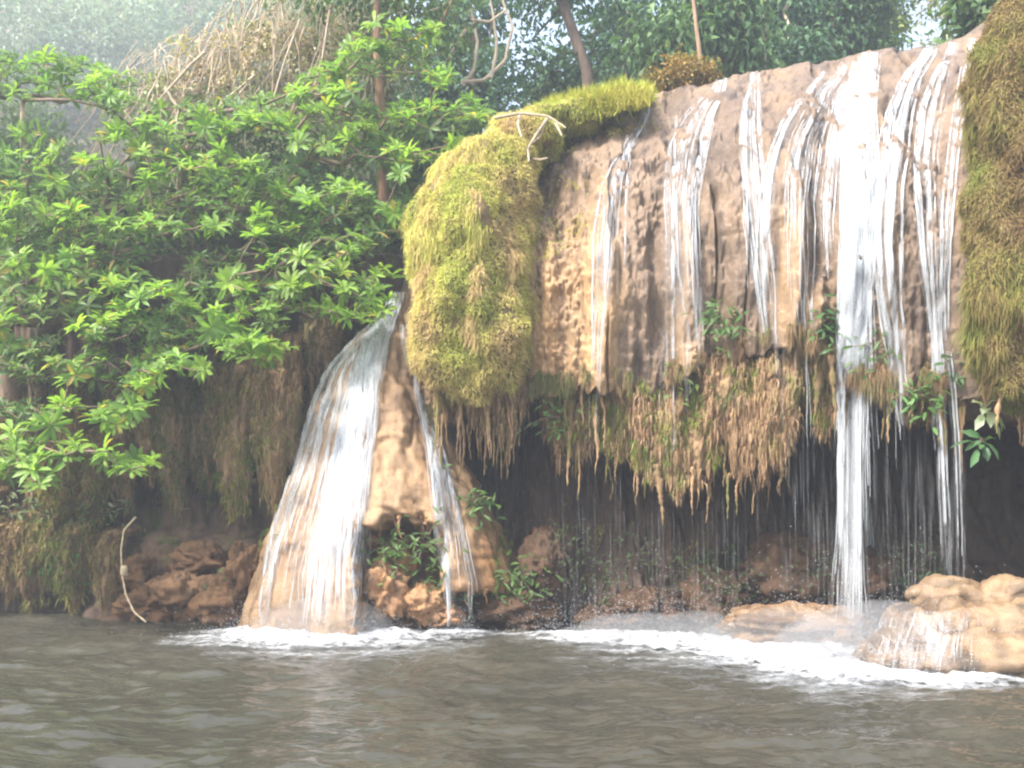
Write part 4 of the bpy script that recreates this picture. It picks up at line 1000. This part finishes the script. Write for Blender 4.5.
def tree_px(label, base_px, Y, trunk, blobs_px, nl, L, col, r0=.12, bark='bark', tcol=(1, 1, 1), limbs=18, cat='tree', group='trees behind the falls', **kw):
    """trunk: list of (px, py); blobs: (px, py, rx, ry [, dY])"""
    x = (base_px - CX) / F * Y; gz = ground_at(x, Y) - .15
    o = thing('tree' if cat == 'tree' else 'bush', (x, Y, gz), label, cat, group)
    blobs = [(P(b[0], b[1], Y + (b[4] if len(b) > 4 else 0)), np.array([b[2], max(b[2], b[3]) * .8, b[3]]) / F * Y) for b in blobs_px]
    mb = MB(); pc = foliage_cloud(mb, [(b_[0] + np.array([0, .35 if cat == 'tree' else 0, 0]), b_[1]) for b_ in blobs], nl, L * .82, col, rnd, **kw)
    obj('crown', mb, M['leafb'], o, smooth=False)
    mb = MB()
    tp = np.concatenate([[[x, Y, gz]], P([t_[0] for t_ in trunk], [t_[1] for t_ in trunk], Y)]) if trunk else np.array([[x, Y, gz], blobs[0][0]])
    tp = resample(tp, 14); tp[1:-1, 0] += .05 * n1(np.arange(12) / 3 + base_px, 3); tp[1:-1, 1] += .08 * n1(np.arange(12) / 3 + 5 + base_px, 4)
    mb.tube(tp, np.linspace(r0, r0 * .45, 14), 8, c=tcol)
    k = rnd.choice(len(pc), min(limbs, len(pc)), replace=False)
    nodes, par, cn = skeleton(tp[-1] if len(trunk) > 1 else tp[8], pc[k], rnd, .4, .02)
    branch_mesh(mb, nodes, par, cn, r0 * .5, .5, .008, tcol)
    obj('trunk' if cat == 'tree' else 'stems', mb, M[bark], o)
    return o
tree_px('brown straight trunk rising behind the bright rosette tree', 384, 13.6, [(383, 130), (377, 40), (372, -60)], [(400, -30, 90, 60), (330, -40, 80, 40), (440, 20, 40, 30)], 2600, .17, MID, .085, tcol=(1.3, 1.05, .9))
tree_px('dark leaning trunk with sparse crown above the grassy crest', 592, 15.5, [(588, 75), (565, 10), (540, -60)], [(540, -40, 110, 50), (610, -20, 70, 40), (600, 55, 40, 30), (525, 45, 40, 34)], 3600, .17, TEAL, .13, tcol=(.5, .5, .5))
tree_px('dark teal tree behind the moss mound with sky showing through', 470, 17.5, [(470, 120), (476, 20)], [(455, 70, 60, 55), (500, 110, 55, 35), (470, 0, 50, 40), (430, 110, 50, 50)], 7000, .20, TEAL, .12)
tree_px('dense dark tree filling the gap over the crest shrub', 620, 17.5, [(625, 70), (630, -20)], [(625, 30, 55, 45), (590, 95, 60, 30), (650, 70, 50, 40), (560, 70, 40, 30)], 7500, .19, DK, .13)
tree_px('large-leaved tree with long drooping leaves left of the crest middle', 702, 14.0, [(700, 60), (690, -20)], [(700, 15, 45, 38, .9), (740, 45, 40, 30, .8), (670, 30, 40, 30, .3), (725, 0, 50, 30, .9)], 3600, .27, [(.055, .12, .05), (.13, .22, .08)], .05, tcol=(1.5, 1.4, 1.3), hang=.9, w=.36)
tree_px('pale slim trunk with blue-green leaves over the crest middle', 762, 15.5, [(762, 50), (770, -20), (780, -80)], [(770, 10, 55, 45, 1.2), (800, 50, 45, 25, .5), (740, 70, 40, 20, .9)], 5600, .21, TEAL, .07, bark='twig', hang=.5)
tree_px('blue-green tree left of the sky gap', 830, 17.0, [(832, 40), (840, -30)], [(830, 20, 60, 45), (870, 45, 40, 22), (800, 50, 50, 30), (855, -10, 60, 30)], 7500, .20, [(.05, .11, .05), (.10, .18, .07)], .1)
tree_px('yellow-green tree just left of the bright sky gap', 885, 19.0, [(885, 40), (880, -30)], [(884, 15, 34, 30), (868, 48, 30, 16), (880, -30, 40, 20)], 3600, .2, [(.12, .18, .05), (.2, .25, .07)], .08)
tree_px('leafy branch tree hanging in from above the mossy pillar', 1040, 12.5, [(1045, -10), (1030, -60)], [(1005, -5, 40, 26), (1050, -20, 60, 40), (985, -4, 20, 12)], 3200, .22, [(.06, .13, .05), (.12, .2, .07)], .09)
tree_px('far thin pale tree standing in the bright sky gap', 948, 24, [(948, 30), (955, -40)], [(955, 45, 30, 12), (985, 35, 30, 20), (940, 0, 20, 12)], 900, .22, [(.2, .2, .1), (.25, .25, .12)], .07, bark='twig')
BG_ = 'pale bushes on the left slope'
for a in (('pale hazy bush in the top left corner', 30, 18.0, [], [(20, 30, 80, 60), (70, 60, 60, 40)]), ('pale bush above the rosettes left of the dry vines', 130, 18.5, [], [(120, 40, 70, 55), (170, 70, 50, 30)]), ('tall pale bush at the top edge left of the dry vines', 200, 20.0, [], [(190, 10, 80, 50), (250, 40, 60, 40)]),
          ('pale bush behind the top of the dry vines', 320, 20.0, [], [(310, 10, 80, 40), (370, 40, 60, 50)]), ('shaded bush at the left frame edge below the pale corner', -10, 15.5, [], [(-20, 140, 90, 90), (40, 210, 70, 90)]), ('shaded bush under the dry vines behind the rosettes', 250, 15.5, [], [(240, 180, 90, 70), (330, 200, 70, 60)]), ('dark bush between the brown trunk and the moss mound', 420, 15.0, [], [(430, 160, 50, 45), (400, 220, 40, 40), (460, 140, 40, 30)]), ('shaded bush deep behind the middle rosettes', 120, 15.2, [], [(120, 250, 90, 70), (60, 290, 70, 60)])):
    tree_px(*a, 5200, .17, HAZED if a[2] > 16 else MID, .05, cat='bush', group=BG_, limbs=10)
# crest shrub, orange-yellow
tree_px('small orange-yellow shrub on the cliff crest', 682, float(yf(682)) + 2.2, [], [(682, 76, 26, 16), (660, 82, 14, 10), (705, 72, 14, 10)], 2600, .09, [(.22, .2, .05), (.34, .2, .06)], .02, cat='bush', group=None, limbs=8)
# ground cover on the hill
mb = MB(); n = 42000
xx = rnd.uniform(-16, 16, n); yy = 13.6 + rnd.random(n) ** 1.6 * 22
k = ~((xx > 0.2) & (yy < 15.0)); xx, yy = xx[k], yy[k]; n = len(xx)
p = np.stack([xx, yy, hz(xx, yy) + rnd.random(n) ** 2 * .5], -1)
leaves(mb, p, rnd.normal(0, 1, (n, 3)) + np.array([0, -.2, .6]), np.array([0, -.3, 1]) + rnd.normal(0, .5, (n, 3)), rnd.uniform(.1, .22, n), rnd.uniform(.05, .1, n), np.array([.07, .12, .04]) * rnd.uniform(.5, 1.6, (n, 1)) * np.array([1, 1, 1]) + rnd.random((n, 1)) * np.array([.04, .015, 0]), simple=True)
tag(obj('undergrowth', mb, M['leafb'], smooth=False), 'low leafy undergrowth covering the slope', kind='stuff')
# treeline far behind so the horizon is wooded where it shows
mb = MB()
blobs = [(np.array([x, 42 + 8 * rnd.random(), ground_at(x, 42) + rnd.uniform(0, 3.0)]), np.array([3.5, 2.5, rnd.uniform(2.5, 4.5)])) for x in np.arange(-46, 60, 4.0) if not (9.0 < x < 26)]
foliage_cloud(mb, blobs, 30000, .34, [(.08, .13, .06), (.13, .18, .09)], rnd)
tag(obj('treeline', mb, M['leafb'], smooth=False), 'distant hazy wood behind the cliff', kind='stuff')

# ---- dry vine tangle
def P3(a): return P([x[0] for x in a], [x[1] for x in a], [x[2] for x in a])
o = thing('vine_tangle', (*P(250, 150, 14.6)[:2], ground_at(-3.8, 14.6)), 'tangle of dry pale vines and dead leaves above the rosettes', 'dry vines')
mb = MB()
for k in range(300):
    x0 = rnd.uniform(130, 410); top = -20 + 80 * sm(290, 150, x0) + rnd.uniform(-20, 40)
    sl_ = rnd.uniform(-70, 30); n = 14; tt = np.linspace(0, 1, n); Ln = rnd.uniform(40, 130)
    px = x0 + sl_ * tt + 8 * n1(tt * 3 + k * 5.1, 7); py = top + Ln * tt ** 1.1 + 7 * n1(tt * 3 + k * 7.7, 8); Y = 14.6 + .5 * n1(tt * 2 + k * 3.3, 9) + rnd.uniform(-.6, .6)
    mb.tube(P(px, py, Y), rnd.uniform(.003, .010), 4, c=np.array([1.1, 1.05, 1.0]) * rnd.uniform(.8, 1.5))
for pth in ([(205, 52), (190, 65), (168, 90), (150, 110), (120, 128)], [(168, 92), (175, 105), (195, 115), (230, 105), (255, 75)], [(105, 75), (120, 105), (135, 125)], [(255, 75), (225, 100), (210, 115)], [(300, 20), (285, 60), (270, 110)], [(330, 10), (322, 60), (310, 100)]):
    pp = resample(np.array(pth, float), 20); mb.tube(P(pp[:, 0], pp[:, 1], 14.0), np.linspace(.022, .010, 20), 6, c=(1.15, 1.1, 1.05))
obj('stems', mb, M['twig'], o)
mb = MB(); foliage_cloud(mb, [(P(270, 70, 14.9), np.array([1.6, .7, .75])), (P(350, 60, 15.0), np.array([1.0, .7, .9])), (P(190, 100, 14.8), np.array([.9, .6, .5]))], 5600, .10, [(.52, .40, .28), (.38, .38, .2)], rnd, w=.5)
obj('dead_leaves', mb, M['leafb'], o, smooth=False)
mb = MB(); foliage_cloud(mb, [(P(150, 105, 14.6), np.array([.9, .5, .4])), (P(300, 30, 15.0), np.array([1.2, .6, .5])), (P(390, 60, 14.8), np.array([.7, .5, .9])), (P(235, 110, 14.4), np.array([.8, .4, .35]))], 2600, .13, [(.17, .25, .12), (.30, .36, .18)], rnd)
obj('leaves', mb, M['leafb'], o, smooth=False)
# ---- bare looping lianas right of the brown trunk
o = thing('liana', (*P(480, 90, 14.2)[:2], Zp(90, 14.2)), 'pale bare liana looping between trunk and moss mound', 'liana')
for pth in ([(462, 85), (474, 70), (478, 40), (470, 10), (478, -20)], [(462, 82), (485, 80), (506, 60), (512, 25), (500, -10)], [(447, 62), (458, 40), (470, 28)], [(470, 20), (490, 22), (505, 10)], [(492, 78), (496, 40), (490, 0)], [(420, 15), (440, 8), (455, -5)]):
    mb = MB(); pp = resample(np.array(pth, float), 24); pp[:, 0] += 2.5 * n1(np.arange(24) / 5 + pth[0][0], 4); mb.tube(P(pp[:, 0], pp[:, 1], 14.2), np.linspace(.028, .016, 24), 6)
    obj('stem', mb, M['twig'], o)
# ---- bare branch on the crest
o = thing('fallen_branch', P(530, 160, 11.0), 'bare white branch lying on the left crest above the dry rock', 'branch')
for pth in ([(495, 118), (520, 113), (548, 116), (566, 128)], [(548, 118), (538, 132), (528, 148), (529, 162)], [(528, 146), (540, 138), (545, 128)], [(529, 158), (540, 160), (548, 158)], [(556, 124), (562, 136)], [(520, 114), (518, 126), (522, 138)]):
    mb = MB(); pp = resample(np.array(pth, float), 16); mb.tube(P(pp[:, 0], pp[:, 1], np.linspace(11.15, 10.5, 16)), np.linspace(.02, .01, 16), 6, c=(.8, .78, .76)); obj('limb', mb, M['twig'], o)
# ---- rope with a knot
o = thing('rope', P(143, 621, 11.95), 'frayed tan rope with a knot hanging into the water from the left bank', 'rope')
mb = MB(); pp = resample(np.array([(136, 517), (124, 530), (121, 550), (122, 575), (126, 595), (134, 612), (146, 622)], float), 50); mb.tube(P(pp[:, 0], pp[:, 1], np.linspace(12.35, 11.9, 50)), .012 + .003 * np.sin(np.arange(50) * 1.9), 6); obj('cord', mb, M['rope'], o)
mb = MB(); rock(mb, P(124, 571, 12.1), (.045, .045, .07), 9, 12, amp=.3); obj('knot', mb, M['rope'], o)
# ---- plants on the rock
def plant(label, px, py, Y, n, L, col, hang=.8, w=.28, cat='plant', group=None, spread=.12, stem=1.0):
    mb = MB(); c = P(px, py, Y); o = thing('plant', c, label, cat, group)
    th = rnd.uniform(0, 6.28, n); d = np.stack([np.cos(th), -np.abs(np.sin(th)) * .8, rnd.uniform(-hang, .5, n)], -1); b = c + rnd.normal(0, spread, (n, 3)) * np.array([1, .4, 1])
    leaves(mb, b, d, np.array([0, -.6, .8]) + rnd.normal(0, .3, (n, 3)), L * rnd.uniform(.7, 1.2, n), L * w * rnd.uniform(.8, 1.2, n), np.array(col) * rnd.uniform(.65, 1.4, (n, 1)), droop=.3)
    obj('leaves', mb, M['leaf'], o)
    m2 = MB()
    for k in range(min(n, 10)): m2.tube(resample([c + np.array([0, .08, -.02]), c * .5 + b[k] * .5 + np.array([0, 0, .03]), b[k]], 6), .005, 5, c=np.array([1, 1, 1]) * stem)
    obj('stems', m2, M['bark'], o); return o
plant('hanging plant with long pale leaves in front of the dark cave', 986, 412, 9.15, 8, .27, (.42, .48, .34), 1.0, .3, spread=.03)
plant('second darker long-leaved plant below the pale one', 982, 442, 9.2, 8, .22, (.10, .2, .09), 1.0, .3, spread=.03)
GP = 'small plants under the drip edge'
for a in (('leafy green plant in the crack between curtains', 722, 320, 10.3, 60, .13, (.09, .17, .05)), ('yellow-green tuft under the V of the third stream', 690, 380, 10.6, 40, .12, (.14, .2, .05)), ('green plant beside the strongest cascade', 836, 320, 9.75, 60, .13, (.09, .17, .06)), ('bright plant on the drip edge right of the strongest cascade', 918, 395, 9.5, 45, .12, (.12, .24, .07)), ('dark plant left of the mossy pillar', 968, 365, 9.3, 50, .14, (.07, .14, .05)), ('small fern under the pale rock nose', 556, 415, 11.15, 40, .12, (.1, .18, .05)), ('plant between the strongest cascade and its right neighbour', 880, 350, 9.6, 40, .12, (.1, .17, .06))):
    plant(*a, group=GP)
for k, px in enumerate((4, 28, 52, 78, 104)):
    plant(['low weed at the left frame edge on top of the moss curtain', 'low weed on the moss curtain, second from the frame edge', 'low weed on the ragged root curtain', 'low weed right of the ragged root curtain', 'low weed on the narrow curtain beside the rope'][k], px, 514 + 5 * (k % 2), 13.05, 40, .14, (.10, .14, .05), group='weeds on the lower rocks', spread=.17)
for a in (('green fern in the hollow of the tan cone', 392, 552, 11.15, 90, .13, (.10, .18, .045)), ('trailing fern right of the hollow in the tan cone', 425, 545, 11.2, 60, .12, (.10, .17, .05)), ('green weed low in the hollow behind the narrow stream', 437, 590, 11.2, 40, .12, (.07, .14, .04)), ('tuft of weeds where the cone shoulder meets the cave', 478, 500, 11.55, 50, .14, (.09, .17, .04)), ('bright weed on the bank low left of the rope', 70, 570, 12.8, 30, .13, (.07, .2, .05)), ('weed on the ochre rocks beside the left fall', 232, 575, 12.0, 20, .1, (.09, .2, .05)), ('plant at the cone foot near the cave', 520, 580, 11.4, 60, .13, (.09, .16, .04))):
    plant(*a, group='weeds on the lower rocks', spread=.16)

for a in (('dim leafy plant low in the cave under the middle ledge', 700, 572, 11.3), ('dim leafy plant on the cave rocks beside the cone', 562, 548, 11.5), ('dim leafy plant left of the tan shelf rock', 735, 588, 11.1), ('dim leafy plant behind the fine drips', 632, 556, 11.5), ('dim leafy plant behind the strongest cascade', 820, 560, 10.9), ('dim leafy plant just above the pale boulder', 915, 572, 10.3)):
    plant(*a, 90, .065, (.06, .10, .035), group='plants inside the cave', spread=.2, stem=.25)
v, nr, q = union([(P(20, 55, 15.6), (4.2, 1.1, 2.4)), (P(150, 20, 16.0), (3.4, 1.0, 1.6))], .2)  # volume added to stand in for the bright lens veil at upper left
m, t, b, o = newmat('lens_veil'); t.nodes.remove(b)
pv = nd(t, 'ShaderNodeVolumePrincipled'); pv.inputs['Color'].default_value = (0.86, 0.95, 1.0, 1); pv.inputs['Density'].default_value = 0.13
t.links.new(pv.outputs[0], o.inputs['Volume'])
mb = MB(); mb.add(v, q=q); tag(obj('mist_veil', mb, m, None, v.mean(0)), kind='stuff')
